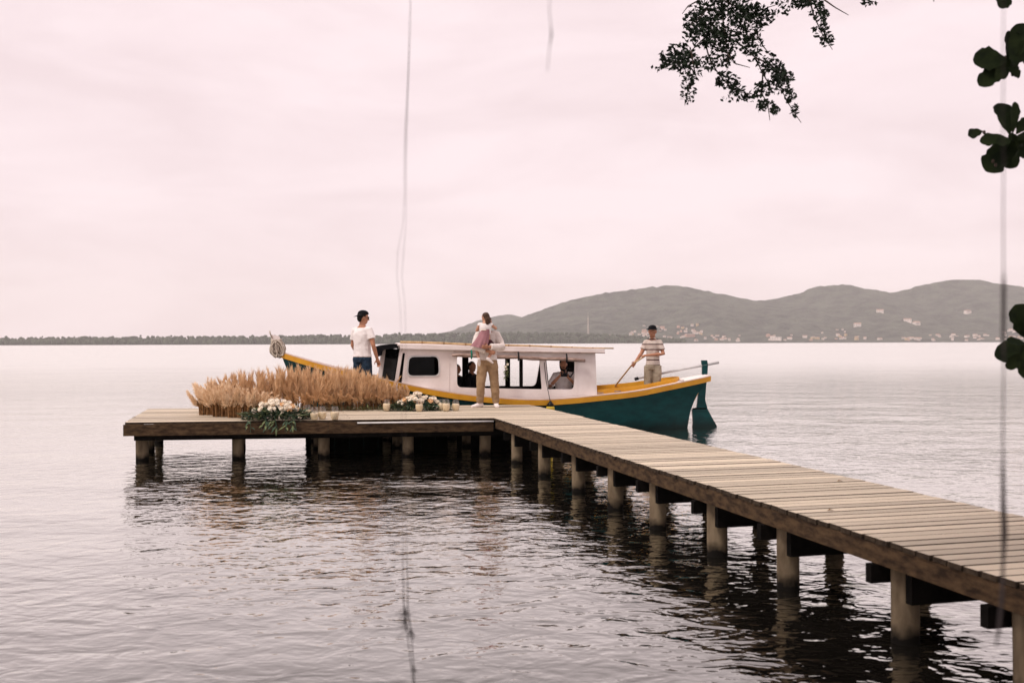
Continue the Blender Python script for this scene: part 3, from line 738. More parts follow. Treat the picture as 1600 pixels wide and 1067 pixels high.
# raked wheelhouse front, chamfered corners
for s in (-1, 1):
    A0, A1 = Vector((-2.34, s*.93, .98)), Vector((-2.21, s*.90, 1.79)); B0, B1 = Vector((-2.66, s*.50, 1.03)), Vector((-2.56, s*.48, 1.79))
    for p, q in ((A0, A1), (B0, B1)): MB().bar(p, q, .07, .07, (0, 1, 0)).build('corner_post', G['white_paint'], boat)
    MB().bar(A0*.5+B0*.5+Vector((0, 0, .04)), A1*.5+B1*.5, .40, .02, (-.8, s*.6, .1)).build('windshield', G['dark_glass'], boat)
    MB().bar(A0+Vector((0, 0, .02)), B0+Vector((0, 0, .02)), .05, .14).build('corner_sill', G['white_paint'], boat)
MB().bar((-2.60, 0, 1.09), (-2.51, 0, 1.77), .84, .02, (1, 0, .13)).build('windshield', G['dark_glass'], boat)
MB().bar((-2.66, -.5, 1.03), (-2.66, .5, 1.03), .05, .16).build('front_sill', G['white_paint'], boat)
MB().box((1.86, 0, 1.0), (.035, 1.76, .5)).build('cabin_back', G['white_paint'], boat)
# roof with camber and fascia
rf = MB(); nxr = 12
for i in range(nxr+1):
    x = -2.30+(2.04+2.30)*i/nxr
    for q in (-1, -.6, 0, .6, 1): rf.v.append(Vector((x, q*1.0, roofz(x)+.03*(1-q*q))))
    for q in (-1, -.6, 0, .6, 1): rf.v.append(Vector((x, q*1.0, roofz(x)-.03+.025*(1-q*q))))
for i in range(nxr):
    a = i*10; b = a+10
    for j in range(4): rf.f += [(a+j, b+j, b+j+1, a+j+1), (a+5+j, a+6+j, b+6+j, b+5+j)]
    rf.f += [(a, a+5, b+5, b), (a+4, b+4, b+9, a+9)]
rf.f += [(0, 1, 2, 3, 4, 9, 8, 7, 6, 5), tuple(nxr*10+k for k in (0, 5, 6, 7, 8, 9, 4, 3, 2, 1))]
roof = rf.build('roof', G['white_paint'], boat)
for s in (-1, 1):
    MB().bar((-2.25, s*1.003, roofz(-2.25)-.045), (2.05, s*1.003, roofz(2.05)-.05), .03, .09).build('fascia', G['white_paint'], roof)
    MB().bar((-1.15, s*1.022, roofz(-1.15)-.12), (2.05, s*1.022, roofz(2.05)-.085), .018, .018).build('trim_rail', G['tarp'], roof)
vis = MB(); vp = [(-2.76, 1.66), (-2.755, 1.78), (-2.72, 1.835), (-2.60, 1.868), (-2.40, 1.885), (-2.285, 1.892), (-2.285, 1.80), (-2.45, 1.79), (-2.56, 1.77), (-2.60, 1.74), (-2.61, 1.66), (-2.68, 1.63)]
vis.prism(vp, -.99, .99); vis.build('visor', G['black_cloth'], roof)
aw = MB().tube([(-1.18+.28*i, -1.035+.006*sin(i*2.3), 1.655-.043*i*.28+.008*sin(i*1.7)) for i in range(11)], [.028+.014*abs(sin(i*1.3)) for i in range(11)], 8, (0, 0, 1))
awo = aw.build('rolled_awning', G['tarp'], boat, True)
for x, mt in ((-.78, 'green_strap'), (.20, 'plastic_black'), (1.22, 'plastic_black')):
    z = 1.655-.043*(x+1.18); MB().tube([(x, -1.028, z-.055), (x, -1.082, z-.02), (x, -1.07, z+.06), (x, -1.03, z+.12)], (.016), 6, (1, 0, 0)).build('strap', G[mt], awo)
for x in (1.95, 2.35, 3.9, -3.3):
    z = smoothi(x, SHEER); u = (x+4.73)/9.49
    c = MB().bar((x-.07, -hb(u)+.02, z+.055), (x+.07, -hb(u)+.02, z+.055), .02, .02); c.bar((x-.02, -hb(u)+.02, z), (x-.02, -hb(u)+.02, z+.06), .02, .02); c.bar((x+.02, -hb(u)+.02, z), (x+.02, -hb(u)+.02, z+.06), .02, .02)
    c.build('cleat', G['tarp'], boat)

def bworld(x, y, z): return BMW @ Vector((x, y, z))
def bthing(name, label, cat, x, y, z): 
    p = bworld(x, y, z); return empty(name, p, BA, label, cat)
def blocal(mb, x, y, z): return mb.move((-x, -y, -z))
t = bthing('pole', 'long pale bamboo pole lying along the edge of the cabin roof', 'pole', -2.22, -.93, 1.96)
blocal(MB().tube([(-2.24+.45*i, -.93, 1.925-.0325*.45*i+.006*sin(i*1.3)) for i in range(11)], [.026-.0012*i for i in range(11)], 8, (0, 0, 1)), -2.22, -.93, 1.96).build('shaft', G['bamboo'], t, True)
pj = MB()
for i in range(1, 10): pj.tube([(-2.24+.45*i-.012, -.93, 1.925-.0325*.45*i+.006*sin(i*1.3)), (-2.24+.45*i+.012, -.93, 1.925-.0325*.45*i+.006*sin(i*1.3))], .029-.0012*i, 8, (0, 0, 1))
blocal(pj, -2.22, -.93, 1.96).build('nodes', G['pampas_stalk'], t)
# fender
t = bthing('fender', 'yellow boat fender with dark cap hanging at the hull side', 'fender', .83, -1.27, .3)
blocal(MB().lathe([(.02, .30), (.075, .31), (.088, .36), (.088, .56), (.078, .595)], 14, (.83, -1.27, 0)), .83, -1.27, .3).build('body', G['fender_yellow'], t, True)
blocal(MB().lathe([(.080, .592), (.072, .635), (.045, .665), (.02, .70)], 14, (.83, -1.27, 0)), .83, -1.27, .3).build('cap', G['plastic_black'], t, True)
blocal(MB().tube([(.83, -1.27, .69), (.825, -1.18, .78), (.80, -.96, 1.1), (.76, -.965, 1.50)], .007, 6), .83, -1.27, .3).build('cord', G['plastic_black'], t, True)
# rope wound round the stem
t = bthing('rope_coil', 'thick off-white mooring rope wound round the boat\'s high stem', 'rope', -4.77, 0, 1.72)
rp_ = MB()
for k in range(26):          # hanks hung over the stem head
    sgn = -1 if k % 3 else 1; wd = R.uniform(.05, .155); dp_ = R.uniform(.22, .34); x0 = -4.80+R.uniform(-.05, .05); yy = sgn*(.055+.018*(k % 5)); ph = R.uniform(-.25, .35)
    top = R.uniform(1.93, 1.99)
    pts = [Vector((x0+wd*sin(2*pi*j/18+ph)*(.55+.45*(1-cos(2*pi*j/18))/2)+.02*(1-cos(2*pi*j/18)), yy+.012*sin(3*j+k), top-dp_*(1-cos(2*pi*j/18))/2)) for j in range(19)]
    rp_.tube(pts, .0135, 6)
for k in range(9):           # turns round the stem itself
    z = 1.74+.03*k; pts = [Vector((-4.775-.03*(k/9)+.135*cos(j*pi/7)*(1-.03*k), .085*sin(j*pi/7), z+.012*sin(j*.9+k))) for j in range(15)]; rp_.tube(pts, .0145, 6)
blocal(rp_, -4.77, 0, 1.72).build('coils', G['rope'], t, True)
blocal(MB().tube([(-4.88, -.06, 2.02), (-4.92, -.09, 2.12), (-4.93, -.10, 2.17)], .014, 6), -4.77, 0, 1.72).build('loose_end', G['rope'], t, True)

# ------------------------------------------------------------------ people
def V(*a): return Vector(a)
def limb_hand(mb, wr, el, H, spread=1.0, curl=.5, palm_n=None, flip=1):
    """palm, four fingers, thumb beyond the wrist wr (coming from elbow el)"""
    d = (wr-el).normalized(); pn = Vector(palm_n) if palm_n is not None else V(0, 1, 0); pn = (pn-d*pn.dot(d)).normalized(); sd = d.cross(pn)*flip
    L = .105*H
    mb.tube([wr-d*.01, wr+d*L*.22, wr+d*L*.48], [(.019*H*.9, .012*H), (.024*H, .013*H), (.024*H, .012*H)], 10, sd)
    for k, (o, fl) in enumerate(((-1.5, .40), (-.5, .48), (.5, .46), (1.5, .36))):
        b = wr+d*L*.44+sd*(o*.0115*H); q = b+(d+sd*(o*.06*spread)).normalized()*L*fl*.5; e = q+(d*(1-curl)+pn*curl+sd*o*.03).normalized()*L*fl*.5
        mb.tube([b, q, e], [.0062*H, .0058*H, .0045*H], 6)
    b = wr+d*L*.15-sd*(.018*H); q = b+(d*.6-sd*.7+pn*.3).normalized()*L*.25; e = q+(d*.9-sd*.15+pn*.35).normalized()*L*.22
    mb.tube([b, q, e], [.008*H, .007*H, .005*H], 6)
def head(mb, c, H, f, child=False):
    """head centred at c, looking along f"""
    f = Vector(f).normalized(); s = V(-f.y, f.x, 0); s = s.normalized(); u = s.cross(-f).normalized() if False else f.cross(-s).normalized()
    if u.z < 0: u = -u
    k = H*(1.28 if child else 1.07); Rm = Matrix((s, f, u)).transposed()
    mb.ell(c+u*.008*k, (.043*k, .052*k, .058*k), 14, 10, Rm)
    mb.ell(c-u*.026*k+f*.012*k, (.034*k, .036*k, .042*k), 12, 8, Rm)      # jaw
    mb.tube([c+f*.048*k+u*.008*k, c+f*.057*k-u*.006*k, c+f*.062*k-u*.015*k, c+f*.046*k-u*.018*k], [.005*k, .006*k, .008*k, .006*k], 7)   # nose
    mb.tube([c+f*.046*k+u*.014*k-s*.024*k, c+f*.051*k+u*.016*k, c+f*.046*k+u*.014*k+s*.024*k], [.005*k]*3, 6)   # brow
    mb.tube([c+f*.040*k-u*.034*k-s*.013*k, c+f*.046*k-u*.034*k, c+f*.040*k-u*.034*k+s*.013*k], [.0055*k]*3, 6)   # lips
    for q in (-1, 1): mb.ell(c+s*(q*.044*k)-f*.004*k, (.006*k, .013*k, .018*k), 8, 6, Rm)
    return s, f, u, k
def torso_rings(H, m=0., lean=V(0, 0, 0), bulk=1.0, top=.845, bottom=.47):
    tb = [(.47, .088, .062), (.52, .094, .066), (.58, .084, .058), (.64, .082, .057), (.70, .091, .062), (.76, .096, .064), (.80, .086, .054), (.825, .060, .044), (.845, .042, .040)]
    P = []; Rr = []
    for z, a, b in tb:
        if z > top+.001 or z < bottom-.001: continue
        k = (z-.47)/.37; P.append(V(0, 0, z*H)+lean*k); Rr.append((a*H*bulk+m, b*H*bulk+m))
    return P, Rr
def mirror(p): return V(-p.x, p.y, p.z)

def make_person(loc, rz, H, label, group=None, face=V(0, -1, 0), joints={}, skin='skin', shirt='white_cotton', sleeve=.55, trousers='khaki', leg_to=1.0, hem=.47, shoe='shoe_white',
                hair='hair_dark', hair_style='short', lean=V(0, 0, 0), seated=False, bulk=1.0, palm=None, curl=.45, child=False, folds=.02, loose=.012, trouser_loose=.016, sw=1.0):
    """faces -Y at rz=0; joints: el_l, wr_l, el_r, wr_r, hip/kn/an _l/_r in fractions of H (l = +x)"""
    J = {'sh_l': V(.101, 0, .800), 'el_l': V(.135, .01, .63), 'wr_l': V(.14, -.03, .485), 'hp_l': V(.05, 0, .50), 'kn_l': V(.056, -.012, .275), 'an_l': V(.06, .012, .045)}
    J['sh_l'].x *= sw
    for k in list(J): J[k[:-1]+'r'] = mirror(J[k])
    for k, v in joints.items(): J[k] = Vector(v)
    J = {k: v*H for k, v in J.items()}
    for k in J:
        if k[:2] in ('sh',): J[k] = J[k]+lean*.9
    hc = V(0, -.012*H, .928*H)+lean*1.15 if 'head' not in joints else J['head']
    mb = MB(); P, Rr = torso_rings(H, 0, lean, bulk); Rr = [(a_*(1 if p_.z < .66*H else sw), b_) for p_, (a_, b_) in zip(P, Rr)]; mb.tube(P, Rr, 16, (1, 0, 0))
    mb.tube([V(0, .004*H, .82*H)+lean*.95, V(0, 0, .86*H)+lean*1.02, hc-V(0, 0, .03*H)], [.038*H, .033*H, .034*H], 12)
    s, f, u, k = head(mb, hc, H, face, child)
    for q in 'lr':
        sh, el, wr = J['sh_'+q], J['el_'+q], J['wr_'+q]
        mb.tube([sh*1.0+V(0, 0, 0), sh.lerp(el, .35), el, el.lerp(wr, .3), wr], [.030*H, .029*H, .023*H, .023*H, .0155*H], 10)
        limb_hand(mb, wr, el, H, palm_n=(palm or {}).get(q), curl=curl, flip=1 if q == 'l' else -1)
        hp, kn, an = J['hp_'+q], J['kn_'+q], J['an_'+q]
        mb.tube([hp, hp.lerp(kn, .4), kn, kn.lerp(an, .35), an, an-V(0, 0, .02*H)], [.055*H, .050*H, .034*H, .033*H, .021*H, .022*H], 12)
        fd = J.get('ft_'+q, V(.02*(1 if q == 'l' else -1), -1, 0)*H).normalized()
        mb.tube([an-fd*.025*H-V(0, 0, .022*H), an+fd*.03*H-V(0, 0, .02*H), an+fd*.095*H-V(0, 0, .033*H)], [(.02*H, .02*H), (.024*H, .018*H), (.022*H, .010*H)], 10, fd.cross(V(0, 0, 1)))
    body = fuse(mb, 'person', G[skin], None, .009 if not child else .007, 3); body.location = loc; body.rotation_euler = (0, 0, rz)
    tag(body, label, 'person', group)
    # shirt
    if shirt:
        mb = MB(); P, Rr = torso_rings(H, loose, lean, bulk, .838, hem); Rr = [(a_*(1 if p_.z < .66*H else sw), b_) for p_, (a_, b_) in zip(P, Rr)]
        mb.tube(P, Rr, 16, (1, 0, 0))
        for q in 'lr':
            sh, el, wr = J['sh_'+q], J['el_'+q], J['wr_'+q]
            pts = [V(sh.x*.5, sh.y, sh.z+.010*H), sh]
            if sleeve <= 1: pts += [sh.lerp(el, sleeve*.5), sh.lerp(el, sleeve)]
            else: pts += [sh.lerp(el, .5), el, el.lerp(wr, sleeve-1)]
            r = [.030*H+loose*.4, .033*H+loose*.5, .033*H+loose*.6, .034*H+loose*.8]
            if sleeve > 1: r = [.036*H+loose*.5]*2+[.034*H+loose*.7, .030*H+loose, .024*H+loose]
            mb.tube(pts, r, 12)
        fuse(mb, 'shirt', G[shirt], body, .010, 3, folds)
    if trousers:
        mb = MB()
        mb.tube([V(0, 0, .545*H)+lean*.15, V(0, 0, .50*H), V(0, 0, .462*H)], [(.088*H*bulk+.01, .062*H*bulk+.01), (.095*H*bulk+.01, .068*H*bulk+.012), (.086*H+.008, .062*H+.01)], 16, (1, 0, 0))
        for q in 'lr':
            hp, kn, an = J['hp_'+q], J['kn_'+q], J['an_'+q]
            T = trouser_loose
            if leg_to >= 1: mb.tube([hp+V(0, 0, .01*H), hp.lerp(kn, .5), kn, kn.lerp(an, .5), an+V(0, 0, .008*H)], [.056*H+T*.4, .050*H+T*.6, .037*H+T, .034*H+T, .027*H+T*.9], 14)
            else:
                e = hp.lerp(kn, leg_to) if leg_to < .99 else kn
                mb.tube([hp+V(0, 0, .01*H), hp.lerp(e, .5), e], [.056*H+T*.4, .051*H+T*.8, .043*H+T], 14)
        fuse(mb, 'trousers' if leg_to >= 1 else 'shorts', G[trousers], body, .010, 3, folds*1.2)
    if shoe:
        for q in 'lr':
            an = J['an_'+q]; fd = J.get('ft_'+q, V(.02*(1 if q == 'l' else -1), -1, 0)*H).normalized(); sd = fd.cross(V(0, 0, 1))
            mb = MB(); mb.tube([an-fd*.036*H-V(0, 0, .020*H), an+fd*.01*H-V(0, 0, .018*H), an+fd*.06*H-V(0, 0, .027*H), an+fd*.105*H-V(0, 0, .033*H)], [(.022*H, .024*H), (.027*H, .030*H), (.028*H, .021*H), (.02*H, .014*H)], 12, sd)
            mb.tube([an+V(0, 0, .012*H), an-V(0, 0, .02*H)], [.027*H, .026*H], 12)
            fuse(mb, 'shoe', G[shoe], body, .008, 2)
    # hair
    if hair_style:
        mb = MB(); Rm = Matrix((s, f, u)).transposed()
        if hair_style == 'short':
            mb.ell(hc+u*.022*k-f*.010*k, (.047*k, .050*k, .050*k), 14, 10, Rm); mb.ell(hc-f*.028*k, (.040*k, .032*k, .045*k), 12, 8, Rm)
        elif hair_style == 'long':
            mb.ell(hc+u*.018*k-f*.012*k, (.050*k, .053*k, .054*k), 14, 10, Rm)
            mb.tube([hc-f*.03*k+u*.02*k, hc-f*.045*k-u*.03*k, hc-f*.050*k-u*.075*k, hc-f*.045*k-u*.105*k], [(.046*k, .030*k), (.050*k, .030*k), (.046*k, .026*k), (.026*k, .014*k)], 12, s)
        elif hair_style == 'beard':
            mb.ell(hc+u*.024*k-f*.012*k, (.048*k, .049*k, .048*k), 14, 10, Rm); mb.ell(hc-f*.028*k-u*.005*k, (.043*k, .032*k, .05*k), 12, 8, Rm)
        h = fuse(mb, 'hair', G[hair], body, .007, 1, .02)
        if hair_style == 'beard':
            mb = MB()
            mb.tube([hc+s*.040*k-u*.012*k+f*.01*k, hc+s*.030*k-u*.05*k+f*.03*k, hc-u*.066*k+f*.042*k, hc-s*.030*k-u*.05*k+f*.03*k, hc-s*.040*k-u*.012*k+f*.01*k], [.010*k, .014*k, .019*k, .014*k, .010*k], 8)
            mb.tube([hc+s*.018*k-u*.030*k+f*.046*k, hc-u*.025*k+f*.052*k, hc-s*.018*k-u*.030*k+f*.046*k], [.005*k, .007*k, .005*k], 7)
            fuse(mb, 'beard', G[hair], body, .006, 1, .008)
    return body, J, hc, (s, f, u, k)
def cap_on(body, hc, fr, brimdir, mat, full=True):
    s, f, u, k = fr; b = Vector(brimdir).normalized(); sd = b.cross(u)
    mb = MB(); mb.ell(hc+u*.043*k, (.049*k, .056*k, .036*k), 16, 8, Matrix((s, f, u)).transposed())
    mb.v = [v if (v-hc).dot(u) > .036*k else v-u*((v-hc).dot(u)-.036*k) for v in mb.v]
    c = mb.build('cap', G[mat], body, True)
    p0 = hc+u*.040*k; q = MB(); vs = []; n = 8
    for i in range(n+1):
        a = -1.15+2.3*i/n; r0, r1 = .050*k, (.050+.046*cos(a*.9))*k
        for r, dz in ((r0, 0), (r1, -.010*k)): vs.append(p0+(b*cos(a)+sd*sin(a))*r+u*dz)
    q.add(vs+[v+u*.004 for v in vs], [(2*i, 2*i+1, 2*i+3, 2*i+2) for i in range(n)]+[tuple(x+2*(n+1) for x in (2*i+2, 2*i+3, 2*i+1, 2*i)) for i in range(n)]+[(2*i+1, 2*i+1+2*(n+1), 2*i+3+2*(n+1), 2*i+3) for i in range(n)])
    q.build('brim', G[mat], c)
def shades(body, hc, fr):
    s, f, u, k = fr; q = MB()
    for d in (-1, 1): q.ell(hc+s*(d*.020*k)+f*.051*k+u*.004*k, (.016*k, .006*k, .012*k), 10, 6, Matrix((s, f, u)).transposed()); q.bar(hc+s*(d*.036*k)+f*.046*k+u*.007*k, hc+s*(d*.046*k)-f*.005*k+u*.007*k, .003, .006)
    q.build('sunglasses', G['plastic_black'], body)

# man standing behind the pampas, seen from behind, looking right
mp_ = onz(566, 640, DZ); mp_ = Vector((aty(566, 500, 19.72).x, 19.72, DZ))
b, J, hc, fr = make_person(mp_, radians(180-28), 1.89, 'person in white T-shirt and backwards cap standing behind the pampas, seen from behind', face=V(-.62, -.78, -.05),
    joints={'el_r': V(-.150, .015, .645), 'wr_r': V(-.165, -.035, .50), 'el_l': V(.14, -.02, .64), 'wr_l': V(.11, -.10, .52)}, shirt='white_cotton', sleeve=.60, sw=.93, hem=.515, trousers='denim', leg_to=.9, skin='skin_tan', bulk=1.06, loose=.02, curl=.6)
cap_on(b, hc, fr, -fr[1]-fr[2]*.25, 'black_cloth'); shades(b, hc, fr)
# man carrying a child
cp = onz(762, 636.5, DZ)
b, J, hc, fr = make_person(cp, radians(4), 1.77, 'person in khaki cargo trousers and white trainers carrying a child on the jetty', face=V(.25, -.97, 0),
    joints={'el_l': V(.160, -.07, .665), 'wr_l': V(.0, -.19, .665), 'el_r': V(-.145, -.07, .665), 'wr_r': V(.0, -.15, .62),
            'kn_r': V(-.074, -.025, .275), 'an_r': V(-.086, .01, .045), 'ft_r': V(-.9, -.45, 0), 'kn_l': V(.074, -.02, .275), 'an_l': V(.092, .0, .045), 'ft_l': V(.1, -1, 0)},
    palm={'l': V(0, 1, .2), 'r': V(0, 1, .2)}, shirt='linen', sleeve=1.85, hem=.49, trousers='khaki', leg_to=1, loose=.024, trouser_loose=.022, hair='hair_brown', bulk=1.02, folds=.02)
for q, sx in (('l', 1), ('r', -1)):
    kn = J['kn_'+q]; hp = J['hp_'+q]; c = hp.lerp(kn, .62)+V(sx*.078, -.01, 0)
    MB().box(c, (.022, .12, .15)).build('cargo_pocket', G['khaki'], b)
    an = J['an_'+q]; MB().lathe([(.066, .045), (.070, .05), (.071, .085), (.067, .09)], 14, (an.x, an.y, an.z)).build('cuff', G['khaki'], b, True)
chp = cp+V(-.035, -.225, .705)
cb, J2, hc2, fr2 = make_person(chp, radians(180), 1.12, 'long-haired child in a mauve and white dress carried on an arm', face=V(.75, -.66, .0), child=True,
    joints={'el_r': V(-.185, -.035, .735), 'wr_r': V(-.17, -.17, .745), 'el_l': V(.15, -.03, .70), 'wr_l': V(.10, -.18, .73), 'hp_l': V(.055, 0, .50), 'hp_r': V(-.055, 0, .50),
            'kn_l': V(.16, -.12, .40), 'an_l': V(.11, .03, .22), 'kn_r': V(-.14, -.12, .40), 'an_r': V(-.05, .08, .23), 'ft_l': V(0, -.6, -1), 'ft_r': V(-.8, -.2, -.5)},
    skin='skin_child', shirt='white_cotton', sleeve=.12, hem=.64, trousers='maroon', leg_to=.85, shoe='shoe_white', hair='hair_brown', hair_style='long', loose=.012, folds=.006)
sk = MB(); NS = 44; rows_ = 9      # gathered skirt hanging down and away to one side
for i in range(rows_):
    t = i/(rows_-1); c = V(-.005+.125*t**1.2, .035+.03*t, (.725-.315*t)*1.12-.02*sin(t*3)); ra_ = .078+.075*t**.8; rb_ = .066+.030*t
    for j in range(NS):
        th = 2*pi*j/NS; f_ = 1+.11*t*cos(9*th+1.3*sin(3*th))
        sk.v.append(c+V(ra_*f_*cos(th), rb_*f_*sin(th), .035*t*cos(th)))
for i in range(rows_-1):
    for j in range(NS): sk.f.append((i*NS+j, i*NS+(j+1) % NS, (i+1)*NS+(j+1) % NS, (i+1)*NS+j))
sk.build('skirt', G['mauve'], cb, True)
bw = MB().tube([V(-.02, .105, .80), V(.05, .105, .80), V(.088, .03, .80)], .010, 6); bw.build('sash', G['petal_white'], cb)

# boatman with a pole
bz = .47; bpos = bworld(3.36, -.12, bz)
b, J, hc, fr = make_person(bpos, radians(-24), 1.80, 'person in striped polo shirt and dark cap holding a pole in the boat\'s stern', face=V(.10, -.99, -.02),
    joints={'el_r': V(-.130, -.045, .665), 'wr_r': V(-.185, -.13, .555), 'el_l': V(.140, -.02, .655), 'wr_l': V(-.02, -.155, .640)},
    palm={'l': V(0, .3, -1), 'r': V(.7, -.3, .3)}, skin='skin_tan', shirt='striped_polo', sleeve=.66, sw=.86, hem=.50, trousers='shorts_khaki', leg_to=1.0, shoe='maroon', hair='hair_dark', hair_style='short', bulk=.92, loose=.013, trouser_loose=.022, curl=.8)
cap_on(b, hc, fr, fr[1]-fr[2]*.05, 'black_cloth')
MB().tube([hc+V(-.06, .02, -.135), hc+V(-.055, -.05, -.15), hc+V(0, -.075, -.17), hc+V(.055, -.05, -.15), hc+V(.06, .02, -.135)], [.014]*5, 6).build('collar', G['striped_polo'], b)
Rz = Matrix.Rotation(radians(-24), 4, 'Z'); hand_l = bpos+Rz @ (J['wr_l']+V(-.05, -.03, -.02)); hand_r = bpos+Rz @ (J['wr_r']+V(-.05, -.035, -.04))
pd_ = (hand_r-hand_l).normalized(); tip = aty(958, 607, bworld(2.5, .8, 0).y)
t = empty('pole', hand_r, 0, 'slim wooden push pole held slanting by the person in the boat\'s stern', 'pole')
dd = (tip-hand_r); MB().tube([hand_l-hand_r-dd.normalized()*.02, V(0, 0, 0), dd, dd*1.9], [.016, .017, .019, .019], 8).build('shaft', G['bamboo'], t, True)
MB().lathe([(.022, -.02), (.024, 0), (.022, .02)], 8, dd*1.88).build('ferrule', G['grey_metal'], t)

# photographer sitting in the cabin
pz = -.15; ppos = bworld(1.27, -.46, pz)
b, J, hc, fr = make_person(ppos, radians(2), 1.70, 'bearded person in a white shirt pointing a camera out of the cabin opening', face=V(-.02, -1, -.05),
    joints={'el_l': V(.165, -.10, .665), 'wr_l': V(.035, -.215, .785), 'el_r': V(-.175, -.10, .665), 'wr_r': V(-.060, -.215, .800), 'kn_l': V(.08, -.24, .40), 'an_l': V(.08, -.2, .26), 'kn_r': V(-.08, -.24, .40), 'an_r': V(-.08, -.2, .26)},
    palm={'l': V(0, 0, 1), 'r': V(1, 0, .2)}, skin='skin_tan', shirt='white_cotton', sleeve=1.0, hem=.47, trousers='denim', leg_to=1, shoe='plastic_black', hair='hair_dark', hair_style='beard', bulk=1.05, loose=.03, curl=.8)
st_ = MB().tube([V(.07, -.41, 1.38), V(.13, -.36, 1.33), V(.20, -.24, 1.40), V(.215, -.10, 1.44), V(.10, .03, 1.50)], .016, 6); 
camo = empty('camera', ppos+V(-.005, -.425, 1.385), radians(2), 'black camera held up by the bearded person in the cabin', 'camera')
MB().box((0, .02, 0), (.14, .06, .095)).box((0, .01, .058), (.055, .05, .03)).build('camera_body', G['plastic_black'], camo)
lens = MB(); lens.tube([V(0, -.01, 0), V(0, -.06, 0), V(0, -.065, 0), V(0, -.12, 0)], [.040, .041, .045, .046], 16, (1, 0, 0)); lo_ = lens.build('lens', G['plastic_black'], camo, True)
MB().tube([V(0, -.1202, 0), V(0, -.122, 0)], [.038, .036], 16, (1, 0, 0)).build('front_glass', G['dark_glass'], lo_)
st_.move(V(.005, .425, -1.385)).build('strap', G['plastic_black'], camo)
# two people sitting in shade inside the cabin
make_person(bworld(-.66, .12, -.12), radians(70), 1.62, 'person in dark clothes sitting inside the cabin, right one of two in the shade', face=V(-.3, -.95, 0), skin='skin_tan', shirt='black_cloth', sleeve=1.5, trousers='denim', hair_style='short', shoe=None, bulk=1.1, loose=.02)
make_person(bworld(-1.0, .05, -.10), radians(60), 1.55, 'person in dark clothes sitting inside the cabin, left one beside the panel', face=V(.2, -.97, 0), skin='skin_tan', shirt='black_cloth', sleeve=1.5, trousers='denim', hair_style='long', shoe=None, bulk=1.0, loose=.02)

# ------------------------------------------------------------------ pampas grass, flowers, candles
def plume(mb, p, d, L, fat, nbl=84, fan=.36):
    d = d.normalized(); bend = V(R.uniform(-1, 1), R.uniform(-1, 1), -.25)*.28
    a = d.orthogonal().normalized(); c = d.cross(a)
    for i in range(nbl):
        t = i/nbl; q = p+d*(L*.78*t)+bend*(L*t*t*.6); th = R.random()*6.28
        dr = (d*.9+(a*cos(th)+c*sin(th))*(fan-fan*.6*t)*R.uniform(.5, 1.4)+bend*t*.6+V(0, 0, -.10*R.random())).normalized()
        ln = L*R.uniform(.22, .40)*(1.0-.35*t); wd = fat*.42*R.uniform(.6, 1.3)*(1-.3*t)
        sd = dr.cross(V(R.uniform(-1, 1), R.uniform(-1, 1), R.uniform(-1, 1))).normalized()
        mb.add([q-sd*wd*.25, q+sd*wd*.25, q+dr*ln*.55+sd*wd*.42, q+dr*ln+V(0, 0, -ln*.08), q+dr*ln*.55-sd*wd*.42], [(0, 1, 2, 3, 4)])
def bunch(p, h, lean, n, spread, label, pale=False, stalk=.24, tie=False, group='pampas grass bunches', low=0, low_dir=V(0, -1, 0)):
    o = empty('pampas_bunch', p, 0, label, 'dried grass', group)
    pl = MB(); sk_ = MB()
    for i in range(n):
        b = V(R.uniform(-1, 1)*spread, R.uniform(-1, 1)*spread*.7, 0); d = (V(R.uniform(-.16, .16), R.uniform(-.16, .16), 1)+lean*R.uniform(.3, 1.35)+b*(3.2 if tie else .8)).normalized()
        hh = h*(.58+.54*R.random()**.7); s0 = stalk*R.uniform(.8, 1.2)
        sk_.tube([b, b+d*(s0*.6)+V(0, 0, s0*.3), b+d*s0*1.1], .006 if not tie else .011, 5)
        if tie:
            for _ in range(2):
                bb = b+V(R.uniform(-.05, .05), R.uniform(-.06, .02), 0); sk_.tube([bb, bb+V(R.uniform(-.01, .01), 0, stalk*R.uniform(.8, 1))], R.uniform(.009, .015), 6)
        plume(pl, b+d*s0*.8, d, hh-s0*.7, .030, 110 if tie else 84, .62 if tie else .36)
    for i in range(low):
        b = V(R.uniform(-1, 1)*spread, -spread*.7, 0); d = (low_dir*R.uniform(.6, 1.2)+V(R.uniform(-.5, .5), 0, R.uniform(.35, .8)))
        s0 = stalk*R.uniform(.5, .9); plume(pl, b+V(0, -.03, s0), d, h*R.uniform(.38, .55), .026, 60); sk_.tube([b, b+V(0, -.03, s0)], .006, 5)
    stuff(pl.build('plumes', G['pampas_pale' if pale else 'pampas'], o)); stuff(sk_.build('stalks', G['pampas_stalk'], o))
LB = 'tan pampas grass bunch in the long curved row on the jetty'
arc = [(345, 641), (372, 640), (398, 639.5), (422, 639), (446, 638.5), (470, 638.5), (492, 638.5), (514, 638), (535, 638), (556, 637.5), (576, 637), (594, 636.5), (610, 636), (625, 635.5)]
ORD = ['first', 'second', 'third', 'fourth', 'fifth', 'sixth', 'seventh', 'eighth', 'ninth', 'tenth', 'eleventh', 'twelfth', 'thirteenth', 'last']
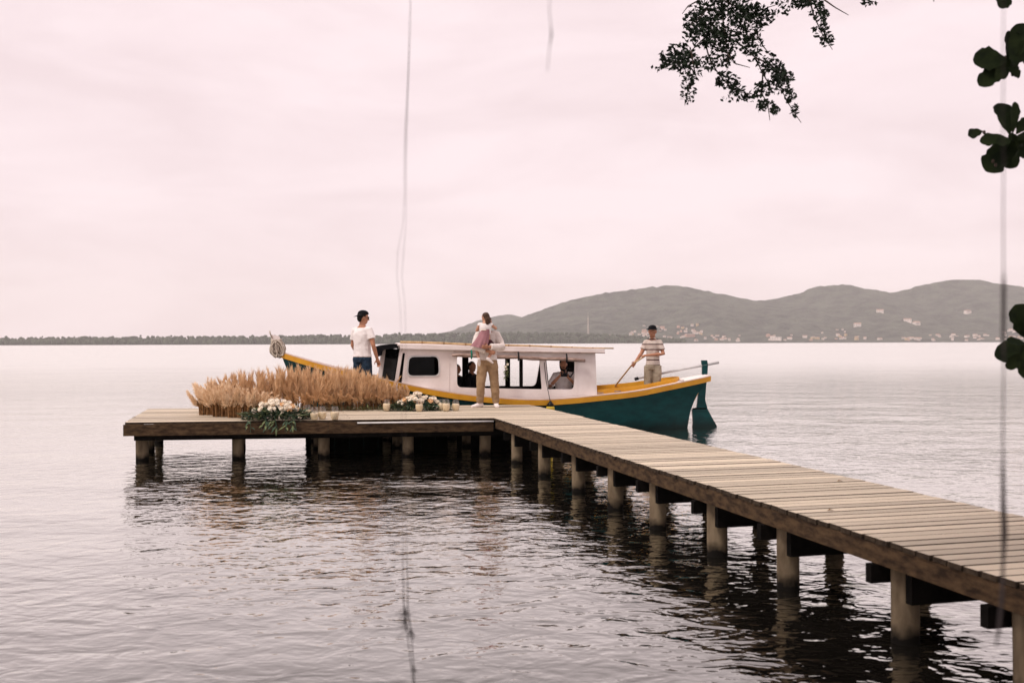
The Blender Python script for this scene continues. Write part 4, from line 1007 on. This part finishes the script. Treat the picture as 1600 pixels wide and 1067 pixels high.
for i, (px, py) in enumerate(arc):
    p = onz(px, py+2.4+R.uniform(-.4, .4), DZ)
    top = interp(px, [(330, 592), (350, 586), (400, 578), (470, 570), (530, 571), (570, 580), (600, 592), (625, 602), (640, 609)]); dist = p.y
    h = (p.z-CAM_Z)+CAM_Z-DZ+(CAM_Z-(top-537)/FPX*dist-DZ)
    bunch(p, h, V(R.uniform(-.05, .05), -.02, 0), 20, .17, ORD[i]+' tan pampas bunch from the left in the curved row\'s front line', False, .2, low=8)
    if px > 360: bunch(onz(px+R.uniform(-6, 6), py-.6, DZ), h*1.0, V(0, .05, 0), 14, .15, ORD[i-2]+' tan pampas bunch from the left in the curved row\'s rear line', False, .22)
for px, py, h, lean, lab in ((326, 648, .52, V(-.34, -.12, 0), 'pale pampas bunch splaying outward at the row\'s front left end'), (346, 650.5, .56, V(-.15, -.35, 0), 'pale pampas bunch with bare cut stalks, second from the row\'s front left end'),
                       (372, 652, .55, V(.15, -.35, 0), 'pale pampas bunch with bare cut stalks, just left of the larger flower arrangement'), (398, 652.5, .50, V(.35, -.3, 0), 'pale pampas bunch leaning over the larger flower arrangement'), (336, 644, .62, V(-.22, .1, 0), 'pale pampas bunch behind the splaying one at the front left end')):
    bunch(onz(px, py, DZ), h, lean, 26, .12, lab, True, .26, tie=True, group='pale pampas bunches at the row\'s front end')
def rose(mb, c, r, nrm):
    """a bloom of overlapping cupped petals"""
    nrm = Vector(nrm).normalized(); a = nrm.orthogonal().normalized(); b = nrm.cross(a)
    mb.ell(c, (r*.42, r*.42, r*.42), 7, 5)
    for ring_, (k, rr, up) in enumerate(((5, .62, .55), (6, .92, .22))):
        for i in range(k):
            th = 2*pi*i/k+ring_*.5; o = (a*cos(th)+b*sin(th)); sd = nrm.cross(o)
            q = c+o*r*.2-nrm*r*.15; e = c+o*r*rr+nrm*r*up
            mb.add([q-sd*r*.18, q+sd*r*.18, c+o*r*rr*.8+sd*r*.42+nrm*r*up*.8, e, c+o*r*rr*.8-sd*r*.42+nrm*r*up*.8], [(0, 1, 2, 3, 4)])
def flowers(px, py, w_, dp, ht, nfl, label, drape):
    p = onz(px, py, DZ); o = empty('flower_arrangement', p, math.atan2(Ex.y, Ex.x), label, 'flowers')
    g = MB(); g2 = MB(); N_ = 620
    for i in range(N_):
        th = R.random()*6.28; r = R.random()**.5*1.08; b = V(r*cos(th)*w_, r*sin(th)*dp, R.random()*ht*.75*(1-r*.6)); d = V(cos(th)*1.0, sin(th)*.6-.25, R.uniform(-.25, .75))
        (g if R.random() < .7 else g2).leaf(b, d, V(R.uniform(-.4, .4), R.uniform(-.4, .4), 1), R.uniform(.09, .20), R.uniform(.024, .05))
    stuff(g.build('foliage', G['greenery'], o)); stuff(g2.build('foliage', G['greenery_olive'], o))
    nl = 0
    for i in range(drape):
        x = R.uniform(-.8, .75)*w_; b = V(x, -dp*.8, .06); pts = [b, b+V(R.uniform(-.05, .05), -.14, .02), b+V(R.uniform(-.1, .1), -.21-R.random()*.05, -.18-R.random()*.08)]
        for k in range(5):
            q = pts[0].lerp(pts[1], k/3) if k < 3 else pts[1].lerp(pts[2], (k-2)/3)
            m_ = MB().leaf(q, V(R.uniform(-.8, .8), -.5, R.uniform(-.9, -.1) if k > 2 else .2), V(R.uniform(-.3, .3), -.4, 1), R.uniform(.10, .17), R.uniform(.028, .042)); m_.build('leaf', G['greenery' if R.random() < .6 else 'greenery_olive'], o)
        MB().tube(pts, .004, 5).build('sprig', G['greenery'], o)
    for i in range(nfl):
        th = R.random()*6.28; r = R.random()**.55; x = r*cos(th)*w_*.78; y = r*sin(th)*dp*.7; z = ht*(.42+.58*(1-r*r))*R.uniform(.8, 1.05)
        mb = MB(); rose(mb, V(x, y-.04, z), R.uniform(.038, .062), V(x/w_*.8, -.75+y, .65+R.uniform(-.2, .2)))
        mb.build('flower', G['petal_peach' if R.random() < .2 else 'petal_white'], o)
flowers(433, 655.3, .50, .24, .33, 50, 'large white and peach flower arrangement with leaves draping over the jetty edge', 15)
flowers(655, 641, .52, .22, .31, 44, 'low white and peach flower arrangement among candles near the standing person', 0)
gl_ = MB(); 
for i in range(520):
    px = R.uniform(505, 640); p = onz(px, R.uniform(638.5, 642.0), DZ)
    gl_.leaf(p+V(0, 0, R.random()*.05), V(R.uniform(-1, 1), R.uniform(-1, .4), R.uniform(-.1, .6)), V(0, 0, 1), R.uniform(.05, .11), R.uniform(.018, .035))
tag(gl_.build('greenery', G['greenery_olive']), 'strip of loose green leaves along the foot of the pampas row', 'foliage', None, 'stuff')
def candle(px, py, sc, fill, label):
    o = empty('candle_holder', onz(px, py, DZ), 0, label, 'candle', 'glass candle holders on the jetty')
    pr = [(.040, 0), (.055, .012), (.068, .06), (.071, .10), (.064, .15), (.054, .19), (.050, .215)]
    gm = MB().lathe([(r*sc, z*sc) for r, z in pr], 18, caps=False); gm.f.append(tuple(range(17, -1, -1)))
    gm.build('glass', G['clear_glass'], o, True)
    rw = [(r-.004, z) for r, z in pr if z <= fill]; rw[0] = (rw[0][0], .004); last = interp(fill, [(z, r) for r, z in pr])-.004
    c = MB().lathe([(r*sc, z*sc) for r, z in rw]+[(last*sc, fill*sc)], 16).build('candle', G['wax'], o, True)
    for f_ in c.data.polygons:
        if len(f_.vertices) > 4: f_.use_smooth = False
    MB().tube([(0, 0, fill*sc), (.002, 0, (fill+.018)*sc)], .0025, 5).build('wick', G['plastic_black'], c)
for a in ((480, 651.5, 1.0, .115, 'glass candle holder touching the larger flowers, leftmost of four'), (491, 655.8, 1.0, .105, 'glass candle holder nearest the front edge, second of four'), (503.5, 655, 1.0, .12, 'glass candle holder, third of the four beside the larger flowers'),
          (523, 655.6, 1.03, .125, 'glass candle holder standing alone right of its three neighbours'), (604, 642.5, 1.03, .14, 'glass candle holder at the right end of the pampas row'), (655, 643, 1.03, .13, 'glass candle holder in front of the lower flower arrangement'),
          (690, 641.6, 1.0, .14, 'glass candle holder half hidden behind its neighbour by the lower flowers'), (697, 642.8, 1.05, .14, 'glass candle holder overlapping another at the lower flowers\' right end'), (712, 642, 1.0, .135, 'glass candle holder closest to the person carrying a child')):
    candle(*a)
# small green bouquet hanging from the awning behind the carrier's hip
q = bworld(-.06, -1.10, 1.30); o = empty('bouquet', q, 0, 'small green bouquet hanging at the cabin side beside the khaki trousers', 'bouquet'); g = MB()
for i in range(46): g.leaf(V(R.uniform(-.03, .03), R.uniform(-.03, .03), R.uniform(-.12, .18)), V(R.uniform(-.8, .8), R.uniform(-.8, .2), R.uniform(-.8, .4)), V(0, 0, 1), R.uniform(.06, .11), .035)
stuff(g.build('leaves', G['greenery_olive'], o)); MB().tube([(0, 0, .1), (0, .06, .33)], .004, 5).build('cord', G['thread'], o)
for k in range(3):
    mb = MB(); rose(mb, V(R.uniform(-.03, .03), -.03, .16-.05*k), .03, V(0, -1, .2)); mb.build('flower', G['petal_white'], o)
# fallen leaves
for px, py, lab in ((209.5, 651.5, 'single dry leaf on the left edge of the platform'), (1315, 752, 'single dry leaf lying midway across the walkway boards'), (1301, 797.6, 'dry leaf on the near side of the walkway')):
    p = onz(px, py, DZ+.006); mb = MB().leaf((-.04, 0, 0), (1, .2, .12), (0, 0, 1), .06, .03, .3); ob = mb.build('fallen_leaf', G['pampas_stalk'], None, False, p); tag(ob, lab, 'leaf')

# ------------------------------------------------------------------ trees overhanging the view
YA = 8.6
small = empty('small_leaved_tree', (4.6, -3.2, .5), 0, 'small-leaved tree whose dark twigs hang into the top of the view', 'tree')
so = -Vector((4.6, -3.2, .5))
tr = MB().tube([(4.6, -3.2, .2), (4.5, -3.0, 2.2), (4.2, -2.4, 4.2), (3.8, -1.2, 6.2), (3.2, 1.0, 7.6)], [.26, .20, .17, .14, .10], 10); tr.move(so).build('trunk', G['bark'], small, True)
def tpt(px, py, dj=0): return aty(px, py, YA+dj)
bl = [[(3.2, 1.0, 7.6), (2.9, 3.5, 7.7), (2.3, 6.6, 6.9), tpt(1128, -60), tpt(1128, 20)], [(3.2, 1.0, 7.6), (3.6, 3.5, 7.6), (3.2, 6.8, 6.8), tpt(1235, -50, .1), tpt(1265, 0, .1)], [(4.2, -2.4, 4.2), (2.0, -3.4, 6.5), (-1.5, -3.6, 7.6)], [(3.8, -1.2, 6.2), (6.0, .5, 7.4), (8.0, 2.0, 8.0)], [(3.2, 1.0, 7.6), (1.0, 1.5, 8.3), (-1.5, 1.8, 8.6)]]
for pl_ in bl:
    MB().tube(pl_, [.07-.06*i/(len(pl_)-1) for i in range(len(pl_))], 7).move(so).build('branch', G['bark'], small, True)
tw_ = MB()
TWIGS = [[(1128, 20), (1133, 55), (1137, 85), (1136, 110)], [(1128, 20), (1112, 40), (1100, 60), (1080, 80), (1062, 100), (1045, 108), (1030, 104)], [(1080, 80), (1085, 110), (1076, 140), (1070, 165)], [(1100, 60), (1108, 90), (1122, 115), (1145, 140), (1158, 145), (1180, 148)],
         [(1133, 55), (1160, 72), (1180, 90), (1192, 115), (1205, 138), (1222, 142), (1232, 162), (1245, 182), (1252, 192)], [(1180, 90), (1205, 102), (1222, 116), (1238, 122)], [(1192, 115), (1190, 145), (1200, 165), (1203, 188)], [(1137, 85), (1150, 100), (1172, 106)],
         [(1128, 0), (1150, 10), (1175, 22), (1200, 12), (1222, 5)], [(1180, 48), (1192, 72), (1205, 88)], [(1265, 0), (1272, 25), (1282, 48), (1290, 62), (1301, 78)], [(1288, 0), (1305, 12), (1326, 24)], [(1340, -20), (1352, 0), (1372, 5)], [(1094, 0), (1075, 10), (1066, 22)], [(1460, -6), (1459, 3)], [(1128, 20), (1105, 15), (1092, 30), (1080, 40)]]
for tg in TWIGS:
    j = R.uniform(-.35, .35); j2 = R.uniform(-.35, .35)
    pts = [tpt(x, y, j+(j2-j)*i/len(tg)) for i, (x, y) in enumerate(tg)]
    tw_.tube(pts, [.0065*(1-.75*i/(len(pts)-1))+.0012 for i in range(len(pts))], 5)
CL = [(1120, 20, 40, 22, 130), (1095, 35, 25, 18, 95), (1150, 15, 40, 18, 120), (1185, 25, 25, 15, 80), (1100, 55, 30, 18, 120), (1130, 60, 25, 18, 100), (1165, 45, 25, 18, 75), (1060, 88, 26, 18, 95), (1078, 105, 20, 20, 62), (1075, 140, 13, 20, 32), (1048, 97, 14, 12, 26), (1110, 95, 14, 14, 30),
      (1135, 90, 16, 14, 42), (1135, 125, 18, 12, 55), (1150, 140, 14, 8, 25), (1170, 70, 20, 15, 40), (1190, 90, 20, 12, 28), (1207, 108, 18, 14, 62), (1225, 120, 14, 10, 45), (1215, 135, 16, 12, 40), (1190, 140, 12, 12, 28), (1195, 165, 14, 8, 34), (1210, 172, 8, 5, 14), (1235, 150, 8, 12, 22), (1242, 172, 5, 10, 13),
      (1265, 5, 20, 8, 50), (1280, 22, 14, 10, 34), (1288, 40, 6, 12, 15), (1292, 62, 10, 10, 22), (1278, 50, 8, 8, 7), (1222, 12, 16, 14, 24), (1355, 4, 12, 5, 9), (1250, 5, 14, 8, 20), (1120, -30, 90, 22, 260), (1270, -30, 60, 20, 120), (1030, 106, 10, 5, 5), (1144, 155, 16, 6, 7), (1172, 150, 14, 8, 16)]
lv = MB()
for cx, cy, rx, ry, n in CL:
    for _ in range(int(n*2.3)):
        th = R.random()*6.28; r = R.random()**.6; p = tpt(cx+rx*1.12*r*cos(th), cy+ry*1.12*r*sin(th), R.gauss(0, .22))
        d = V(R.uniform(-1, 1), R.uniform(-.6, .6), R.uniform(-1.1, .5)); lv.leaf(p-d.normalized()*.02, d, V(R.uniform(-1, 1), R.uniform(-1, 1), R.uniform(-.3, 1)), R.uniform(.030, .058), R.uniform(.017, .031))
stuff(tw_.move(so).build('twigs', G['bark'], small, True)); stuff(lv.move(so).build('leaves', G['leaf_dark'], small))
cr = MB()       # the crown over the viewer, above the frame
BC = [(V(-2.0, -3.5, 8.2), 2.4), (V(1, 1.5, 8.8), 2.6), (V(4, 2.0, 8.4), 2.8), (V(7, 2.0, 8.4), 2.4), (V(3, -2, 8.2), 2.8), (V(6.5, -1.5, 7.4), 2.4), (V(-2.2, 1.5, 9.2), 2.0), (V(4.6, 5.0, 7.6), 1.7), (V(7.2, 5.2, 7.4), 1.8), (V(2.2, 3.2, 7.8), 2.0), (V(.5, -.5, 7.6), 2.2), (V(3.2, 6.0, 7.0), 1.8), (V(5.2, 6.8, 7.2), 2.0), (V(4.2, 3.8, 7.2), 2.2), (V(6.5, 4.0, 6.4), 2.0), (V(1.6, 5.2, 7.2), 1.7), (V(.6, 4.2, 7.2), 1.8), (V(5.6, 8.4, 6.6), 1.8), (V(7.5, 7.5, 6.0), 2.0)]
for c, r in BC:
    for _ in range(int(1500*(r/2.4)**3)):
        v = V(R.gauss(0, 1), R.gauss(0, 1), R.gauss(0, 1)).normalized()*(r*R.random()**.4); v.z *= .6; p = c+v
        if p.y > .3 and (p.z-CAM_Z) < .40*p.y and abs(p.x) < p.y*.56: continue
        cr.leaf(p, V(R.uniform(-1, 1), R.uniform(-1, 1), R.uniform(-1, .4)), V(R.uniform(-.6, .6), R.uniform(-.6, .6), 1), R.uniform(.12, .22), R.uniform(.07, .12))
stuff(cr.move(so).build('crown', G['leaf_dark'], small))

big = empty('broad_leaved_tree', (6.4, 1.0, .2), 0, 'tree with broad dark leaves reaching in from the right edge of the view', 'tree'); bo = -Vector((6.4, 1.0, .2))
MB().tube([(6.4, 1.0, -.1), (6.2, 1.6, 2.0), (5.9, 2.6, 3.6), (5.4, 3.6, 5.0)], [.17, .14, .11, .08], 9).move(bo).build('trunk', G['bark'], big, True)
YB = 6.0
def bp(px, py, dj=0): return aty(px, py, YB+dj)
for pl_ in ([(5.9, 2.6, 3.6), (5.0, 4.6, 4.0), bp(1680, 60), bp(1600, 85)], [(5.9, 2.6, 3.6), (4.9, 4.9, 3.4), bp(1680, 240), bp(1590, 215)], [(6.2, 1.6, 2.0), (5.0, 4.4, 1.9), bp(1700, 550), bp(1590, 535)], [(5.4, 3.6, 5.0), (4.4, 5.2, 4.9), bp(1590, -40)]):
    pts = []
    ns = len(pl_)-1
    for i in range(ns):
        for k in range(6): t = k/6; pts.append(Vector(pl_[i]).lerp(Vector(pl_[i+1]), t)+V(R.gauss(0, .02), R.gauss(0, .02), R.gauss(0, .02)+.10*sin(pi*(i+t)/ns)))
    pts.append(Vector(pl_[-1])); mb = MB().tube(pts, [.045-.039*(k/(6*ns))**.7 for k in range(6*ns+1)], 7)
    for k in (7, 9, 11): mb.tube([pts[k], pts[k]+V(.12, .05, R.uniform(-.25, .25)), pts[k]+V(.2, .22, R.uniform(-.4, .4))], [.009, .006, .003], 5)
    mb.move(bo).build('branch', G['bark'], big, True)
LV = [  # base, tip (pixels), width factor
 ((1576, 97), (1524, 92), .95), ((1574, 100), (1533, 131), .42), ((1576, 98), (1577, 50), .38), ((1580, 100), (1600, 40), .6), ((1585, 95), (1556, 122), .6), ((1588, 100), (1612, 66), .8), ((1590, 104), (1590, 122), .6), ((1596, 90), (1625, 105), .9), ((1600, 60), (1630, 20), .8),
 ((1578, 212), (1562, 163), .72), ((1582, 210), (1587, 161), .28), ((1536, 205), (1514, 211), .95), ((1575, 216), (1534, 219), .62), ((1578, 218), (1545, 264), .78), ((1584, 218), (1578, 262), .7), ((1586, 214), (1612, 242), .85), ((1588, 210), (1606, 186), .8), ((1590, 212), (1640, 216), .8),
 ((1612, 540), (1556, 556), .70), ((1606, 545), (1575, 575), .62), ((1606, 532), (1586, 478), .72), ((1605, 538), (1574, 532), .6), ((1610, 545), (1602, 590), .7), ((1615, 530), (1650, 500), .8), ((1612, 548), (1640, 570), .8), ((1600, 520), (1618, 480), .6),
 ((1568, -8), (1562, 12), .9), ((1578, -10), (1572, 10), .5), ((1600, 500), (1630, 520), .8), ((1610, 130), (1650, 150), .8)]
for (b0, b1, wf) in LV:
    j = R.uniform(-.12, .12); a = bp(*b0, j); e = bp(*b1, j+R.uniform(-.06, .06)); d = e-a; L = d.length
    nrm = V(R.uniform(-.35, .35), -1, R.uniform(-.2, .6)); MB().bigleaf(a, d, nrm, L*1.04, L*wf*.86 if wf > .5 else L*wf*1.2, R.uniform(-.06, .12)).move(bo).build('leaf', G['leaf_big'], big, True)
for q in range(34):       # smaller leaves and half-opened ones among the broad ones
    cx, cy = R.choice([(1582, 96), (1592, 100), (1580, 110), (1590, 60), (1584, 214), (1592, 225), (1575, 222), (1604, 545), (1598, 560), (1612, 200)]); j = R.uniform(-.15, .15)
    a = bp(cx+R.uniform(-8, 8), cy+R.uniform(-8, 8), j); an = R.uniform(0, 6.28); L = R.uniform(.035, .095)
    MB().bigleaf(a, V(cos(an), R.uniform(-.5, .5), sin(an)), V(R.uniform(-.6, .6), -1, R.uniform(-.6, .6)), L, L*R.uniform(.4, .75), R.uniform(-.1, .3)).move(bo).build('leaf', G['leaf_big'], big, True)
fr_ = MB()
for px, py in ((1538, 207), (1552, 252), (1556, 258), (1572, 90), (1580, 92)): fr_.ell(bp(px, py), (.010, .010, .013), 7, 5)
stuff(fr_.move(bo).build('fruit', G['bark'], big))
cr2 = MB()
for c, r, n in ((V(6.0, 3.4, 5.8), 1.7, 520), (V(5.6, 4.4, 3.4), 1.0, 150), (V(7.4, 2.2, 4.6), 1.6, 350)):
    for _ in range(n):
        v = V(R.gauss(0, 1), R.gauss(0, 1), R.gauss(0, 1)).normalized()*(r*R.random()**.45); p = c+v
        if p.x < p.y*.58+.25 and (p.z-CAM_Z) < .42*p.y: continue
        cr2.leaf(p, V(R.uniform(-1, 1), R.uniform(-1, 1), R.uniform(-1, .2)), V(R.uniform(-.6, .6), R.uniform(-.6, .6), 1), .2, .12)
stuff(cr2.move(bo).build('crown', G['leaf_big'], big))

# ------------------------------------------------------------------ threads hanging close to the lens
def thread(name, label, pts, Y, strands, fuzz=()):
    p0 = aty(*pts[0][:2], Y); o = empty(name, p0, 0, label, 'thread')
    for k in range(strands):
        dx = (k-(strands-1)/2)*9
        P = [aty(x+dx*sep+R.uniform(-.8, .8), y, Y+.01*k)-p0 for x, y, r, sep in pts]; MB().tube(P, [r for _, _, r, _ in pts], 6).build('strand', G['thread'], o, True)
    fz = MB()
    for x, y, s, n in fuzz:
        for _ in range(n):
            a = aty(x+R.gauss(0, s*.25), y+R.gauss(0, s*.5), Y)-p0; fz.tube([a, a+V(R.gauss(0, s), 0, R.gauss(-s*1.2, s))*(Y/FPX)*.6, a+V(R.gauss(0, s), 0, R.gauss(-s*2.6, s))*(Y/FPX)], .0006, 4)
    if fuzz: stuff(fz.build('fibres', G['thread'], o))
def seg(tb, step=40):
    o = []; 
    for (a, b) in zip(tb, tb[1:]):
        n = max(1, int(abs(b[1]-a[1])/step))
        for i in range(n): t_ = i/n; o.append(tuple(a[k]+(b[k]-a[k])*t_ for k in range(4)))
    o.append(tb[-1]); return o
thread('hanging_thread', 'thin double thread hanging from above through the left centre of the view', seg([(641, -120, .0004, .1), (641, 0, .0004, .1), (638, 130, .0007, .1), (634, 205, .0008, .2), (632, 350, .00035, .4), (626, 395, .0005, .9), (624, 430, .00045, .9), (629, 480, .00035, .8), (631, 540, .00035, .7), (631, 780, .0005, .6), (633, 880, .0010, .7), (634, 948, .0016, .7), (641, 1000, .0012, .7), (648, 1075, .0015, .2)]), 3.0, 2,
       ((632, 952, 6, 26), (642, 985, 4, 14), (633, 970, 5, 12), (646, 1040, 3, 8)))
thread('hanging_thread', 'thicker blurred dark thread hanging near the right edge of the view', seg([(1568, -120, .0006, 0), (1568, 0, .0007, 0), (1568, 420, .0011, 0), (1569, 450, .0035, 0), (1568, 525, .0034, 0), (1568, 560, .0012, 0), (1568, 700, .0016, 0), (1567, 745, .0032, 0), (1569, 830, .0052, 0), (1567, 880, .0026, 0), (1565, 935, .0036, 0), (1560, 985, .0030, 0), (1556, 1010, .0010, 0)]), 1.6, 1)
thread('hanging_thread', 'short faint thread hanging from the top edge left of the branch', seg([(858, -120, .0005, 0), (858, 0, .0006, 0), (860, 38, .0007, 0), (862, 55, .0017, 0), (858, 75, .0007, 0), (855, 112, .0005, 0)], 15), 1.9, 1)
